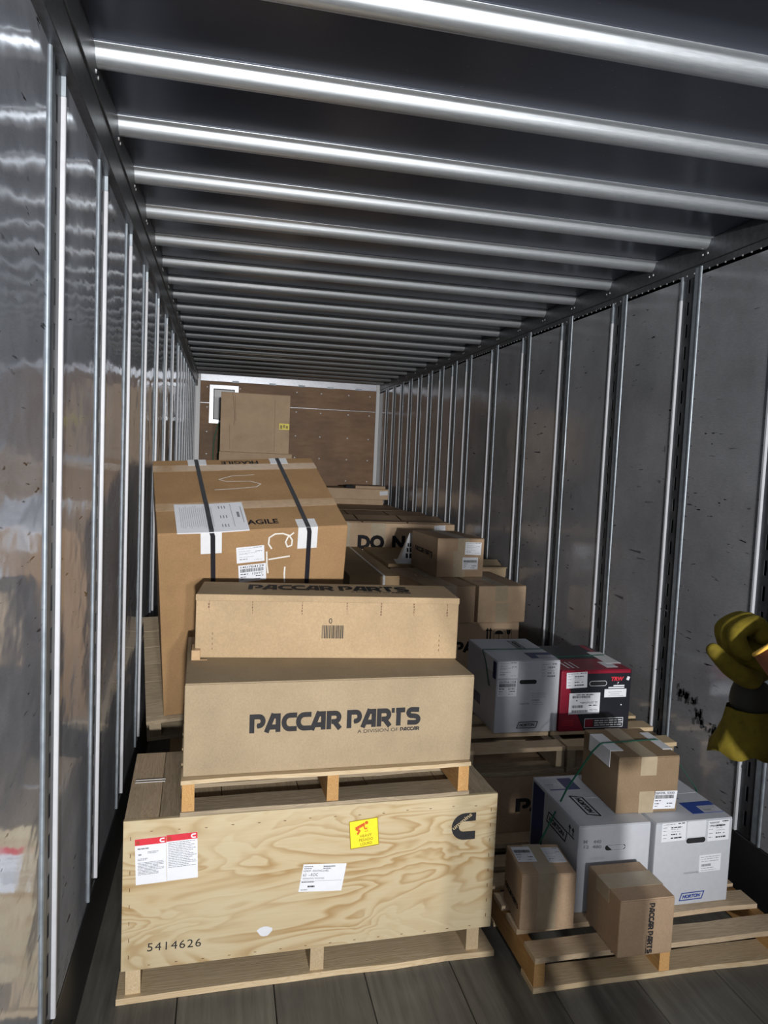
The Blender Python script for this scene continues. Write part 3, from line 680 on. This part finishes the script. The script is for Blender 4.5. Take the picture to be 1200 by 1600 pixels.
cable('cable', [(.29, 10.27, 2.13), (.25, 10.26, 2.0), (.215, 10.26, 1.85), (.225, 10.26, 1.6), (.23, 10.26, .9)], .008, 'cable_green', 'green cable hanging below the hatch, nearer the left wall')
cable('cable', [(.31, 10.27, 2.13), (.30, 10.26, 2.0), (.29, 10.26, 1.85), (.285, 10.26, 1.6), (.29, 10.26, .9)], .008, 'cable_green', 'green cable hanging below the hatch, nearer the tall box')

# --- DO NOT box, flat boxes behind
b, dm = carton('do_not_carton', 'wide brown cardboard box printed DO NOT with creased open top flaps', (1.15, 6.4, 0), 0, 1.295, 1.52, 1.164, 'kraft_tan', 'y')
for s, u, w_ in (('DO', .399, .244), ('NOT', .714, .36)): text(b, 'front', dm, s, u, .925, w_, .130, 'ink', 0, .06)
slab(b, 'front', dm, 'tape_band', .20, .60, .13, .56, 'tape'); slab(b, 'front', dm, 'tape_band', .52, .60, .13, .56, 'tape', 0, .0006)
label_sheet(b, 'front', dm, 1.105, 1.085, .105, .065, 4, 'ship', seed=31)
g = random.Random(5)
for i in range(3):
    a, c = .03 + i * .42, .03 + i * .42 + .40
    obj('loose_flap', MB().prism([(.0, 0), (.22, .0), (.44, .028), (.70, .004), (.70, .008), (.44, .033), (.22, .006), (0, .006)], a, c, 'x').mesh('lf'), 'kraft_brown', b, (0, .02 + .01 * i, 1.1655), (0, 0, R(g.uniform(-1.5, 1.5))))
    obj('loose_flap', MB().prism([(.0, 0.004), (.3, .02), (.66, .0), (.66, .005), (.3, .026), (0, .009)], a, c, 'x').mesh('lf'), 'kraft_brown', b, (0, .78, 1.1655), (0, 0, R(g.uniform(-1.5, 1.5))))
carton('wide_carton', 'wide brown cardboard box directly behind the DO NOT box', (1.16, 7.96, 0), 0, 1.22, 1.7, 1.166, 'kraft_brown', 'y')
carton('flat_carton', 'thin flat cardboard box, lowest of the flat stack at the far right', (1.40, 8.84, 1.1665), 0, .90, .6, .066, 'kraft_tan', None)
b, dm = carton('flat_carton', 'long flat cardboard box with torn white tape, middle of the flat stack', (1.40, 8.82, 1.233), 0, .955, .6, .128, 'kraft_tan', None)
slab(b, 'front', dm, 'torn_label', .85, .05, .10, .05, 'paper_pale', 6)
carton('flat_carton', 'small thin cardboard box lying on top of the flat stack', (1.95, 8.86, 1.3615), 0, .375, .4, .034, 'kraft_tan', None)
tag(obj('gap_shade', MB().prism([(0, 0), (.10, 0), (.10, .034), (.0, .030)], 8.90, 9.1, 'y').mesh('wedge', .002), 'cavity', None, (1.84, 0, 1.3615)), 'dark wedge standing in for the shaded gap beside the thin box on the flat stack', 'gap shade')  # near-black piece added to paint the shaded gap beside the thin box

# --- grey strapped boxes in mid distance
b, dm = carton('strapped_carton', 'dull grey-brown cardboard box bound with a white strap beside the leaning box', (1.21, 4.8, 0), 0, .345, 1.57, .95, 'kraft_dull', 'x')
ribbon('strapping_band', [(1.445, 4.798, .45), (1.445, 4.798, .945), (1.445, 4.805, .9525), (1.455, 5.6, .9525), (1.47, 6.36, .9525)], (1, 0, 0), .016, .0014, 'white_strap', 'white strap over the dull grey-brown box in mid distance')
carton('dull_carton', 'broad dull cardboard box with a white pallet cone on it, behind the small labelled box', (1.60, 5.36, 0), 0, .60, 1.02, .95, 'kraft_dull', 'x')
b, dm = carton('corner_carton', 'tall cardboard box with a bent pale flap against the right wall', (2.22, 5.12, 0), 0, .225, 1.1, .965, 'kraft_tan', 'x')
obj('bent_flap', MB().prism([(.0, 0), (.12, -.004), (.215, .03), (.215, .035), (.12, .002), (0, .006)], .0, .225, 'x').mesh('bf'), 'kraft_light', b, (0, -.03, .968))
obj('torn_edge', MB().prism([(.09, .92), (.225, .905), (.225, .964), (.10, .955), (.12, .94)], -.006, .0, 'y').mesh('te'), 'pine_pale', b)
cone = thing('pallet_cone', 'white folded pallet cone with dark lettering, half hidden behind a small box', 'cone', (1.79, 5.47, .9505), -8)
hw, hh = .085, .225
mb = MB()
for k in range(4):
    a0, a1 = R(45 + 90 * k), R(135 + 90 * k); s2 = hw * math.sqrt(2)
    mb.poly([(s2 * math.cos(a0), s2 * math.sin(a0), .006), (s2 * math.cos(a1), s2 * math.sin(a1), .006), (.1 * s2 * math.cos(a1), .1 * s2 * math.sin(a1), hh), (.1 * s2 * math.cos(a0), .1 * s2 * math.sin(a0), hh)])
mb.poly([(.1 * s2 * math.cos(R(45 + 90 * k)), .1 * s2 * math.sin(R(45 + 90 * k)), hh) for k in range(4)])
obj('body', mb.mesh('cone'), 'white_plastic', cone)
obj('foot', MB().prism([(-.11, -.11), (.11, -.11), (.11, .11), (-.11, .11)], 0, .006, 'z').mesh('foot', .002), 'white_plastic', cone)
pr = MB()
for z0, z1 in ((.04, .075), (.085, .115), (.125, .15)):
    f = lambda z: -(hw * (1 - .9 * (z - .006) / (hh - .006))) - .001
    for k in range(3):
        ww = abs(f(z0)) * .5; x0 = -ww + k * ww * .75; pr.poly([(x0, f(z0), z0), (x0 + ww * .5, f(z0), z0), (x0 + ww * .45, f(z1), z1), (x0, f(z1), z1)])
obj('print', pr.mesh('p'), 'ink', cone)

# --- stack of small boxes by the right wall
b, dm = carton('symbol_carton', 'big cardboard box with handling symbols, lowest of the right middle stack', (1.57, 4.5, 0), 0, .74, .60, .699, 'kraft_tan', 'y')
pr = MB()
for x in (.520, .541): stroke(pr, [(x, .565), (x, .645)], .010); pr.poly([(x - .014, .640, 0), (x + .014, .640, 0), (x, .662, 0)])
stroke(pr, [(.566, .565), (.566, .652), (.636, .652), (.636, .565)], .002); pr.poly([(.601 + .030 * math.cos(R(a)), .618 + .026 * math.sin(R(a)), 0) for a in range(0, 181, 20)]); stroke(pr, [(.601, .618), (.601, .575)], .004)
stroke(pr, [(.646, .565), (.646, .652), (.690, .652), (.690, .565)], .002); pr.poly([(.652, .648, 0), (.684, .648, 0), (.680, .622, 0), (.668, .612, 0), (.656, .622, 0)]); stroke(pr, [(.668, .615), (.668, .575)], .004)
o = obj('handling_symbols', pr.mesh('sym'), 'ink'); place(o, b, 'front', dm, 0, 0, 0, .0009)
o = bpy.data.objects.new('printed_logo', paccar('PACCAR', .42, .07, 'ink')); COL.objects.link(o); place(o, b, 'front', dm, .29, .50, 0, .0009)
b, dm = carton('marked_carton', 'brown box with pale scribbled marks on top, under the small two-label box', (1.645, 4.454, .6995), 4.8, .344, .769, .242, 'kraft_brown', 'y', .169, .084, .10)
sc = MB()
stroke(sc, [(.0, .05), (.035, .085), (.06, .06), (.03, .03), (.05, .0)], .006); stroke(sc, [(.09, .06), (.12, .075), (.115, .03), (.145, .0)], .006); stroke(sc, [(-.02, .02), (-.03, .09)], .005)
o = obj('chalk_mark', sc.mesh('cm'), 'white_mark'); place(o, b, 'top', dm, .10, .38, -10, .001)
b, dm = carton('taped_carton', 'brown box with broad front tape, on the symbol box nearest the right wall', (2.009, 4.478, .6995), 3.5, .337, .60, .242, 'kraft_tan', 'y', .161, .086, .10)
slab(b, 'front', dm, 'tape', .126, .001, .086, .128, 'tape', 0, .0008)
mb = MB(); g = random.Random(8)
for k in range(26): x, y = g.uniform(.03, .30), g.uniform(.05, .56); mb.poly([(x, y, 0), (x + .03, y, 0), (x + .03, y + .012, 0), (x, y + .012, 0)])
o = obj('print', mb.mesh('p'), 'navy'); place(o, b, 'top', dm, 0, 0, 0, .0009)
b, dm = carton('labelled_carton', 'small cardboard box with two white labels, on top of the right middle stack', (1.815, 4.81, .942), 5.3, .349, .52, .27, 'kraft_brown', 'y', None)
mb = MB().box(.150, .236, -.0008, .52, .27, .2708).box(.150, .236, -.0009, 0, .175, .2708); obj('tape', mb.mesh('t'), 'tape', b)
slab(b, 'front', dm, 'tape', .122, .0, .088, .182, 'tape', 0, .0009)
label_sheet(b, 'front', dm, .204, .158, .122, .088, -2, 'ship', seed=41); label_sheet(b, 'front', dm, .190, .053, .117, .085, 0, 'code', seed=42)
paccar_logo(b, 'left', dm, .08, .135, .35, .035, -1, 'ink')

# --- PA box, its skid and the two pallets over it
pallet('low_skid', 'low wooden skid on the floor under the dark box in the middle', (1.03, 2.90, 0), 0, 1.39, .85, .062,
       [(0, .10, 0, 1.39), (.36, .10, 0, 1.39), (.73, .10, 0, 1.39)], [(0, .09), (.74, .09)], (.02, .67, 1.33), ('pine_grey', 'pine_grey', 'pine_grey'), bt=.014, cat='skid')
b, dm = carton('shaded_carton', 'broad dark-shaded cardboard box under the raised pallets, mostly hidden', (1.05, 2.925, .0625), 0, 1.36, .80, .317, 'kraft_brown', 'x')
o = bpy.data.objects.new('printed_logo', paccar('PACCAR', .42, .062, 'ink')); COL.objects.link(o); place(o, b, 'front', dm, .612, .151, 0, .0009)
PY = [(0, .085), (.18, .09), (.345, .09), (.51, .09), (.70, .09)]
pallet('raised_pallet', 'raised wooden pallet under the white box, above the dark-shaded box', (.99, 2.925, .38), 0, .895, .80, .12,
       [(y, wd, 0, .895 - (.0 if i != 0 else .0)) for i, (y, wd) in enumerate(PY)], [(0, .10), (.35, .10), (.70, .10)], (.002, .43, .855), ('pine', 'pine_grey', 'pine_grey'))
pallet('narrow_pallet', 'narrow raised pallet under the red and black box beside the right wall', (1.895, 2.925, .38), 0, .54, .80, .12,
       [(y, wd, 0, .54) for (y, wd) in PY], [(0, .10), (.35, .10), (.70, .10)], (.004, .25, .495), ('pine_pale', 'pine_grey', 'pine_grey'))

# --- white cartons
def handle(parent, dims, u0, u1, v, face='front', flap=False):
    r = .0115; L = u1 - u0
    pts = [(r + r * math.cos(R(a)), r * math.sin(R(a))) for a in range(90, 271, 20)] + [(L - r + r * math.cos(R(a)), r * math.sin(R(a))) for a in range(-90, 91, 20)]
    o = obj('hand_hole', MB().prism(pts, 0, .0006, 'z').mesh('hh'), 'cavity'); place(o, parent, face, dims, u0, v, 4 if flap is None else 0, .0004)
    rim = MB(); stroke(rim, pts, .002, .0008, True); obj('rim', rim.mesh('rim'), 'paper_pale', o)
    if flap: obj('inner_flap', MB().poly([(L * .35, -r * .8, .0010), (L - r, -r * .8, .0010), (L - .002, 0, .0010), (L - r, r * .8, .0010), (L * .1, r * .8, .0010)]).mesh('if'), 'carton_white', o)
    return o
# on the raised pallet
b, dm = carton('white_carton', 'white HORTON box on the raised pallet beside the red and black box', (1.614, 3.106, .5005), 0, .312, .409, .339, 'carton_white', 'x')
handle(b, dm, .111, .199, .240)
label_sheet(b, 'front', dm, .005, .259, .098, .078, 0, 'ship', seed=51); label_sheet(b, 'front', dm, .007, .174, .094, .076, 0, 'code', seed=52, lines=(('1DHTHA 2154', .05, .82, .88, .13), ('LD9C', .55, .40, .36, .13)))
label_sheet(b, 'front', dm, .170, .127, .084, .066, 0, 'faint', seed=53, mat='carton_white'); label_sheet(b, 'front', dm, .219, .252, .080, .076, 0, 'table', seed=54, mat='carton_white')
horton_logo(b, 'front', dm, .111, .022, .103, .028)
text(b, 'front', dm, 'HORTON', .120, .133, .046, .007, 'ink_soft', 0, .0)
horton_logo(b, 'top', dm, .190, .36, .150, .036, -90)
slab(b, 'top', dm, 'blue_print', .185, .040, .122, .095, 'navy'); label_sheet(b, 'top', dm, .225, .042, .085, .05, 0, 'faint', mat='carton_white', seed=55)
slab(b, 'left', dm, 'blue_print', .36, .25, .04, .08, 'navy'); slab(b, 'left', dm, 'blue_print', .12, .07, .09, .05, 'navy', 0)
slab(b, 'left', dm, 'corner_sticker', .26, .275, .11, .064, 'paper_pale')
b, dm = carton('red_black_carton', 'red and black TRW box with white labels, on the raised pallet by the right wall', (1.931, 3.095, .5005), .4, .358, .444, .292, 'carton_red', None)
fp = MB().prism([(.024, .293 - .018), (.358, .293 - .018), (.358, .003), (.128, .003), (.094, .075), (.024, .26)], 0, .0012, 'z').mesh('fp')
o = obj('black_front', fp, 'carton_black'); place(o, b, 'front', dm, 0, 0, 0, .0)
slab(b, 'top', dm, 'black_print', .002, .19, .354, .252, 'carton_black')
slab(b, 'top', dm, 'red_stripe', .31, .25, .03, .19, 'carton_red', 0, .0014)
slab(b, 'right', dm, 'black_side', .0, .003, .44, .285, 'carton_black')
label_sheet(b, 'front', dm, .026, .207, .105, .075, 2, 'table', seed=61); label_sheet(b, 'front', dm, .044, .083, .158, .101, 0, 'big', seed=62)
for q in [c for c in b.children if c.name.startswith('label')]: q.location.y -= .0012
o = slab(b, 'front', dm, 'label', .223, .160, .114, .039, 'paper', 0, .0010, .0012); obj('print', MB().box(.02, .09, .024, .026, .001, .0013).box(.03, .08, .014, .016, .001, .0013).box(.02, .10, .006, .0075, .001, .0013).mesh('p'), 'print_grey', o)
text(b, 'front', dm, 'TRW', .254, .238, .066, .020, 'red_print', 0, .05, .2, lift=.0022)
text(b, 'front', dm, '7', .286, .222, .010, .010, 'paper', 0, .02, .2, lift=.0022)
for y, x0, x1 in ((.212, .268, .325), (.203, .242, .325)): slab(b, 'front', dm, 'white_print', x0, y, x1 - x0, .006, 'paper', 0, .0006, .0015)
rim = MB(); stroke(rim, [(0, 0), (.198, 0), (.198, .043), (0, .043)], .003, 0, True); o = obj('printed_frame', rim.mesh('rim'), 'paper_pale'); place(o, b, 'front', dm, .130, .016, 0, .0022)
obj('red_print', MB().poly([(.004, .004, 0), (.042, .004, 0), (.042, .039, 0), (.004, .039, 0)]).mesh('r'), 'carton_red', o)
mb = MB(); g = random.Random(6)
for y in (.008, .019, .030):
    x = .05
    while x < .18: e = x + g.uniform(.01, .03); mb.poly([(x, y, .0002), (e, y, .0002), (e, y + .005, .0002), (x, y + .005, .0002)]); x = e + .004
obj('print', mb.mesh('p'), 'paper_pale', o)
for y in (.03, .04, .05): slab(b, 'front', dm, 'fine_print', .015, y, .06, .0025, 'red_print', 0, .0004, .0004)
h_ = handle(b, dm, .143, .231, .228); h_.location.y -= .0014; slab(b, 'front', dm, 'torn_patch', .333, .243, .014, .018, 'paper', -20, .0006, .0014); slab(b, 'front', dm, 'torn_patch', .312, .118, .006, .006, 'paper', 10, .0006, .0014)
for x in (.05, .075, .10): slab(b, 'top', dm, 'fine_print', x, .04, .008, .10, 'paper_pale', 0, .0004)
ribbon('strapping_band', [(1.610, 3.19, .70), (1.611, 3.25, .80), (1.6125, 3.302, .838), (1.617, 3.309, .8412), (1.92, 3.306, .8412), (1.928, 3.306, .838), (1.955, 3.31, .796), (2.10, 3.33, .7945), (2.282, 3.345, .7945), (2.292, 3.346, .789), (2.2935, 3.36, .60)], (0, 1, 0), .012, .0014, 'green_strap', 'dark green strap running over the white and red boxes on the raised pallet')
M_ = MB().box(2.215, 2.288, 3.20, 3.40, .793, .7942).box(2.2895, 2.291, 3.20, 3.40, .74, .7942)
tag(obj('corner_protector', M_.mesh('cp'), 'white_plastic'), 'white corner protector on the top edge of the red and black box', 'corner protector', 'corner protectors')
slab(bpy.data.objects['red_black_carton'], 'top', (.358, .444, .292), 'white_sticker', .25, .04, .06, .09, 'paper_pale')

# --- front right pallet with its boxes
pallet('floor_pallet', 'pale wooden pallet on the floor at the right front carrying five boxes', (1.412, 2.134, 0), .6, .985, .80, .122,
       [(0, .088, 0, .985), (.152, .09, 0, .975), (.285, .085, 0, .975), (.41, .085, 0, .975), (.535, .085, 0, .975), (.70, .09, 0, .975)], [(0, .10), (.35, .10), (.69, .10)], (.003, .47, .942), ('pine', 'pine_pale', 'pine_orange'))
ZP = .1225
b, dm = carton('white_carton', 'white HORTON box in shadow at the left on the floor pallet', (1.655, 2.340, ZP), -.3, .288, .416, .326, 'carton_white', 'x')
handle(b, dm, .105, .190, .240, flap=True)
text(b, 'front', dm, 'M    440', .02, .262, .07, .013, 'print_grey', -3, .03); text(b, 'front', dm, '12  480', .022, .243, .07, .012, 'print_grey', -3, .03); text(b, 'front', dm, 'HORTON', .05, .198, .055, .010, 'print_pale', 0, .0)
horton_logo(b, 'left', dm, .154, .217, .175, .042, 0)
ar = MB()
for x in (0, .026): stroke(ar, [(x, 0), (x, .022)], .006); ar.poly([(x - .010, .018, 0), (x + .010, .018, 0), (x, .034, 0)])
stroke(ar, [(-.012, -.006), (.038, -.006)], .005)
o = obj('arrow_print', ar.mesh('ar'), 'ink'); place(o, b, 'left', dm, .347, .268, 0, .0009)
slab(b, 'left', dm, 'blue_print', .016, .02, .105, .295, 'navy')
horton_logo(b, 'top', dm, .075, .232, .165, .045, -90)
slab(b, 'top', dm, 'blue_print', .02, .288, .13, .10, 'navy'); label_sheet(b, 'top', dm, .01, .296, .08, .10, 0, 'faint', mat='carton_white', seed=71)
b, dm = carton('white_carton', 'white HORTON box with blue logo and several labels, at the right on the floor pallet', (1.956, 2.325, ZP), 1.2, .326, .416, .326, 'carton_white', 'x')
handle(b, dm, .128, .213, .249)
slab(b, 'front', dm, 'tape_patch', .130, .262, .08, .062, 'paper_pale')
label_sheet(b, 'front', dm, .024, .252, .102, .072, 1, 'table', seed=72); label_sheet(b, 'front', dm, .220, .240, .092, .080, 1, 'table', seed=73, lines=(('HORTON', .1, .84, .4, .08), ('79A9702', .1, .68, .6, .11)))
label_sheet(b, 'front', dm, .193, .122, .093, .066, 1, 'faint', seed=74); horton_logo(b, 'front', dm, .119, .018, .104, .027, 1, 'royal')
text(b, 'front', dm, 'HORTONWW2', .130, .120, .064, .007, 'print_grey', 0, .0)
slab(b, 'top', dm, 'blue_print', .186, .045, .135, .088, 'royal'); label_sheet(b, 'top', dm, .238, .048, .082, .052, 0, 'faint', mat='carton_white', seed=75)
text(b, 'top', dm, 'C', .19, .165, .02, .025, 'royal', 0, .05)
b, dm = carton('taped_carton', 'tan cardboard box with clear tape and a barcode label, standing across the two white boxes', (1.838, 2.409, ZP + .3268), -1.4, .251, .289, .217, 'kraft_plain', 'y', .123, .066, .072)
slab(b, 'front', dm, 'tape', .091, .0, .062, .084, 'tape', 0, .0008)
label_sheet(b, 'front', dm, .150, .013, .092, .070, -1, 'code', seed=81, lines=(('28F09L 5300', .05, .82, .88, .13),), skew=.006)
TM = Matrix.Translation((1.838, 2.409, ZP + .3268)) @ Matrix.Rotation(R(-1.4), 4, 'Z')
for i, (x0, x1) in enumerate(((-.0025, .05), (.215, .2535))):
    mb = MB().box(x0, x1, .062, .232, .2178, .2196)
    if i == 0: mb.box(-.0042, -.0025, .062, .232, .155, .2196)
    else: mb.box(.2535, .2552, .062, .232, .17, .2196)
    o = tag(obj('corner_protector', mb.mesh('cp'), 'white_plastic'), 'white corner protector on the %s top edge of the tan taped box' % ('left' if i == 0 else 'right'), 'corner protector', 'corner protectors'); o.matrix_world = TM
ribbon('strapping_band', [(1.505, 2.53, .10), (1.56, 2.53, .215), (1.70, 2.535, .50), (1.80, 2.54, .64), (1.831, 2.543, .667), (1.845, 2.544, .6708), (1.96, 2.55, .6706), (2.085, 2.556, .6708), (2.098, 2.556, .667), (2.20, 2.56, .56), (2.285, 2.565, .455), (2.292, 2.566, .44), (2.31, 2.57, .10)], (0, 1, 0), .010, .0014, 'green_strap', 'green strap tying the tan taped box down to the floor pallet')
b, dm = carton('small_carton', 'small brown box with two labels on top, at the left front of the floor pallet', (1.416, 2.276, ZP), -5.3, .197, .196, .203, 'kraft_brown', 'y', .094, .070, .2)
label_sheet(b, 'top', dm, .010, .078, .070, .10, 0, 'code', seed=91); label_sheet(b, 'top', dm, .122, .070, .066, .10, 0, 'ship', seed=92, mat='paper_pale')
for q in [c for c in b.children if c.name.startswith('label')]: q.location.z += .0008
paccar_logo(b, 'left', dm, .02, .06, .15, .02, 0, 'ink', False)
b, dm = carton('small_carton', 'small brown box with vertical dark lettering, overhanging the front of the floor pallet', (1.685, 2.090, ZP), .3, .202, .218, .197, 'kraft_brown', 'x', .116, .085, .05)
paccar_logo(b, 'front', dm, .107, .182, .176, .020, -90, 'ink_soft')

# ------------------------------------------------------------------ the worker at the right, only a gloved hand in view
def skin_mesh(name, verts, edges, radii, root=0, sub=2):
    me = bpy.data.meshes.new(name); me.from_pydata(verts, edges, []); o = bpy.data.objects.new(name, me); COL.objects.link(o)
    md = o.modifiers.new('skin', 'SKIN'); md.use_smooth_shade = True
    for i, r in enumerate(radii):
        me.skin_vertices[0].data[i].radius = (r, r) if not isinstance(r, tuple) else r
        me.skin_vertices[0].data[i].use_root = (i == root)
    s = o.modifiers.new('sub', 'SUBSURF'); s.levels = sub; s.render_levels = sub
    bpy.context.view_layer.update()
    m2 = bpy.data.meshes.new_from_object(o.evaluated_get(bpy.context.evaluated_depsgraph_get())); bpy.data.objects.remove(o)
    for p in m2.polygons: p.use_smooth = True
    return m2
PX, PYY = 1.335, .70
per = thing('person', 'person in a brown jacket and yellow work glove reaching in from the right edge', 'person', (PX, PYY, 0))
V = [(0, 0, .98), (0, 0, 1.15), (0, .02, 1.33), (0, .02, 1.41), (0, .03, 1.47),                       # pelvis, waist, chest, collar, neck
     (-.17, .02, 1.44), (-.03, .10, 1.22), (-.10, .262, 1.405),                                          # left shoulder, elbow, wrist
     (.17, .02, 1.44), (.24, -.03, 1.17), (.22, .10, .95),
     (-.09, 0, .93), (-.11, .03, .50), (-.11, -.01, .09), (.09, 0, .93), (.11, -.04, .50), (.11, -.09, .09)]
E_ = [(0, 1), (1, 2), (2, 3), (3, 4), (3, 5), (5, 6), (6, 7), (3, 8), (8, 9), (9, 10), (0, 11), (11, 12), (12, 13), (0, 14), (14, 15), (15, 16)]
rad = [(.16, .12), (.155, .115), (.17, .125), (.11, .09), .055, .075, .058, .045, .075, .058, .045, .10, .07, .05, .10, .07, .05]
body = obj('body', skin_mesh('body', V, E_, rad), 'jacket_brown', per)
hd = skin_mesh('head', [(0, .02, 1.45), (0, .05, 1.51), (0, .065, 1.56), (0, .07, 1.61)], [(0, 1), (1, 2), (2, 3)], [.05, .07, .085, .055], 0)
obj('head', hd, 'skin', per)
hr = skin_mesh('hair', [(0, .02, 1.55), (0, .035, 1.60), (0, .05, 1.628)], [(0, 1), (1, 2)], [.088, .085, .05], 0); obj('hair', hr, 'hair', per)
nose = skin_mesh('nose', [(0, .145, 1.555), (0, .163, 1.53)], [(0, 1)], [.010, .014], 0, 1); obj('nose', nose, 'skin', per)
for s in (-1, 1):
    obj('ear', skin_mesh('ear', [(s * .085, .06, 1.56), (s * .09, .055, 1.53)], [(0, 1)], [.014, .011], 0, 1), 'skin', per)
    obj('eye', skin_mesh('eye', [(s * .03, .142, 1.563), (s * .031, .143, 1.562)], [(0, 1)], [.009, .009], 0, 1), 'ink', per)
    obj('trouser_leg', skin_mesh('tl', [(s * .09, 0, .95), (s * .11, -.005 - s * .035, .50), (s * .11, -.05 - s * .04, .08)], [(0, 1), (1, 2)], [.112, .085, .072], 0), 'trousers', per)
    yb = -.01 if s < 0 else -.09
    obj('boot', skin_mesh('bt', [(s * .11, yb - .02, .12), (s * .11, yb - .02, .06), (s * .112, yb + .08, .045), (s * .113, yb + .16, .04)], [(0, 1), (1, 2), (2, 3)], [.055, .055, .048, .038], 0), 'boot', per)
obj('mouth', MB().box(-.025, .025, .138, .142, 1.507, 1.511).mesh('mouth'), 'brick_red', per)

# --- gloved left hand (fist seen from the thumb side), wrist band and flared cuff
def wp(p): return (p[0] - PX, p[1] - PYY, p[2])
VW = Vector((.215, .974, -.072))
glove = skin_mesh('glove', [wp(p) for p in ((1.2447, 1.0425, 1.390), (1.238, 1.046, 1.44), (1.222, 1.0497, 1.472))], [(0, 1), (1, 2)], [.032, .046, .036], 0)
go = obj('work_glove', glove, 'glove_leather', per, label='yellow-olive leather work glove closed into a loose fist')
chain = [Vector(p) for p in ((1.2451, 1.047, 1.4652), (1.2274, 1.0535, 1.5006), (1.1924, 1.0599, 1.482), (1.2037, 1.0549, 1.4484), (1.2248, 1.0498, 1.4429))]
for i, (off, sc) in enumerate(((-.036, 1.0), (-.013, 1.06), (.010, 1.0), (.032, .86))):
    c0 = chain[0]; pts = [wp(c0 + (p - c0) * sc + VW * off) for p in chain]
    obj('finger', skin_mesh('finger', pts, [(0, 1), (1, 2), (2, 3), (3, 4)], [.017, .018, .0175, .016, .013], 0), 'glove_leather', go)
obj('thumb', skin_mesh('thumb', [wp(p) for p in ((1.2351, 1.020, 1.405), (1.2051, 1.016, 1.4112), (1.1733, 1.0191, 1.4289), (1.1432, 1.0334, 1.4633))], [(0, 1), (1, 2), (2, 3)], [.020, .019, .0155, .012], 0), 'glove_leather', go)
obj('wrist_band', skin_mesh('band', [wp(p) for p in ((1.243, 1.0425, 1.405), (1.2372, 1.0417, 1.371), (1.2357, 1.0405, 1.340))], [(0, 1), (1, 2)], [.030, .034, .036], 0), 'glove_dark', go)
mb = MB(); rings = []; n = 20
for (c, r) in (((1.2365, 1.041, 1.352), .037), ((1.234, 1.040, 1.325), .041), ((1.231, 1.0385, 1.300), .048), ((1.227, 1.0376, 1.282), .056), ((1.227, 1.0376, 1.284), .052), ((1.234, 1.040, 1.325), .037), ((1.2365, 1.041, 1.352), .033)):
    rings.append([wp((c[0] + r * math.cos(k * 2 * math.pi / n) * (1 + .05 * math.sin(3 * k)), c[1] + r * .9 * math.sin(k * 2 * math.pi / n), c[2] + .006 * math.sin(k * 1.9) * (r > .045))) for k in range(n)])
mb.v = [p for r_ in rings for p in r_]
for i in range(len(rings) - 1):
    for k in range(n): mb.f.append((i * n + k, i * n + (k + 1) % n, (i + 1) * n + (k + 1) % n, (i + 1) * n + k))
obj('cuff', mb.mesh('cuff', smooth=True), 'glove_leather', go)
# jacket sleeve end with its yellow hem
a_, b_ = Vector((1.315, .82, 1.31)), Vector((1.212, .955, 1.492)); ax = (b_ - a_).normalized()
q1 = ax.cross(Vector((0, 0, 1))).normalized(); q2 = ax.cross(q1)
mb = MB(); rings = []
for t_, r_ in ((0, .062), (.4, .058), (.75, .052), (1, .049), (1.0, .043), (.8, .040)):
    c = a_ + (b_ - a_) * t_; rings.append([wp(c + (q1 * math.cos(k * 2 * math.pi / n) + q2 * math.sin(k * 2 * math.pi / n)) * r_) for k in range(n)])
mb.v = [p for r2 in rings for p in r2]
for i in range(len(rings) - 1):
    for k in range(n): mb.f.append((i * n + k, i * n + (k + 1) % n, (i + 1) * n + (k + 1) % n, (i + 1) * n + k))
slv = obj('sleeve', mb.mesh('sleeve', smooth=True), 'jacket_brown', per)
mb = MB(); m_ = 8
for k in range(n):
    for j in range(m_):
        ang = k * 2 * math.pi / n; rad_ = q1 * math.cos(ang) + q2 * math.sin(ang); mb.v.append(wp(b_ + rad_ * (.047 + .0035 * math.cos(j * 2 * math.pi / m_)) + ax * .0035 * math.sin(j * 2 * math.pi / m_)))
for k in range(n):
    for j in range(m_): mb.f.append((k * m_ + j, ((k + 1) % n) * m_ + j, ((k + 1) % n) * m_ + (j + 1) % m_, k * m_ + (j + 1) % m_))
obj('sleeve_hem', mb.mesh('hem', smooth=True), 'trim_yellow', slv)
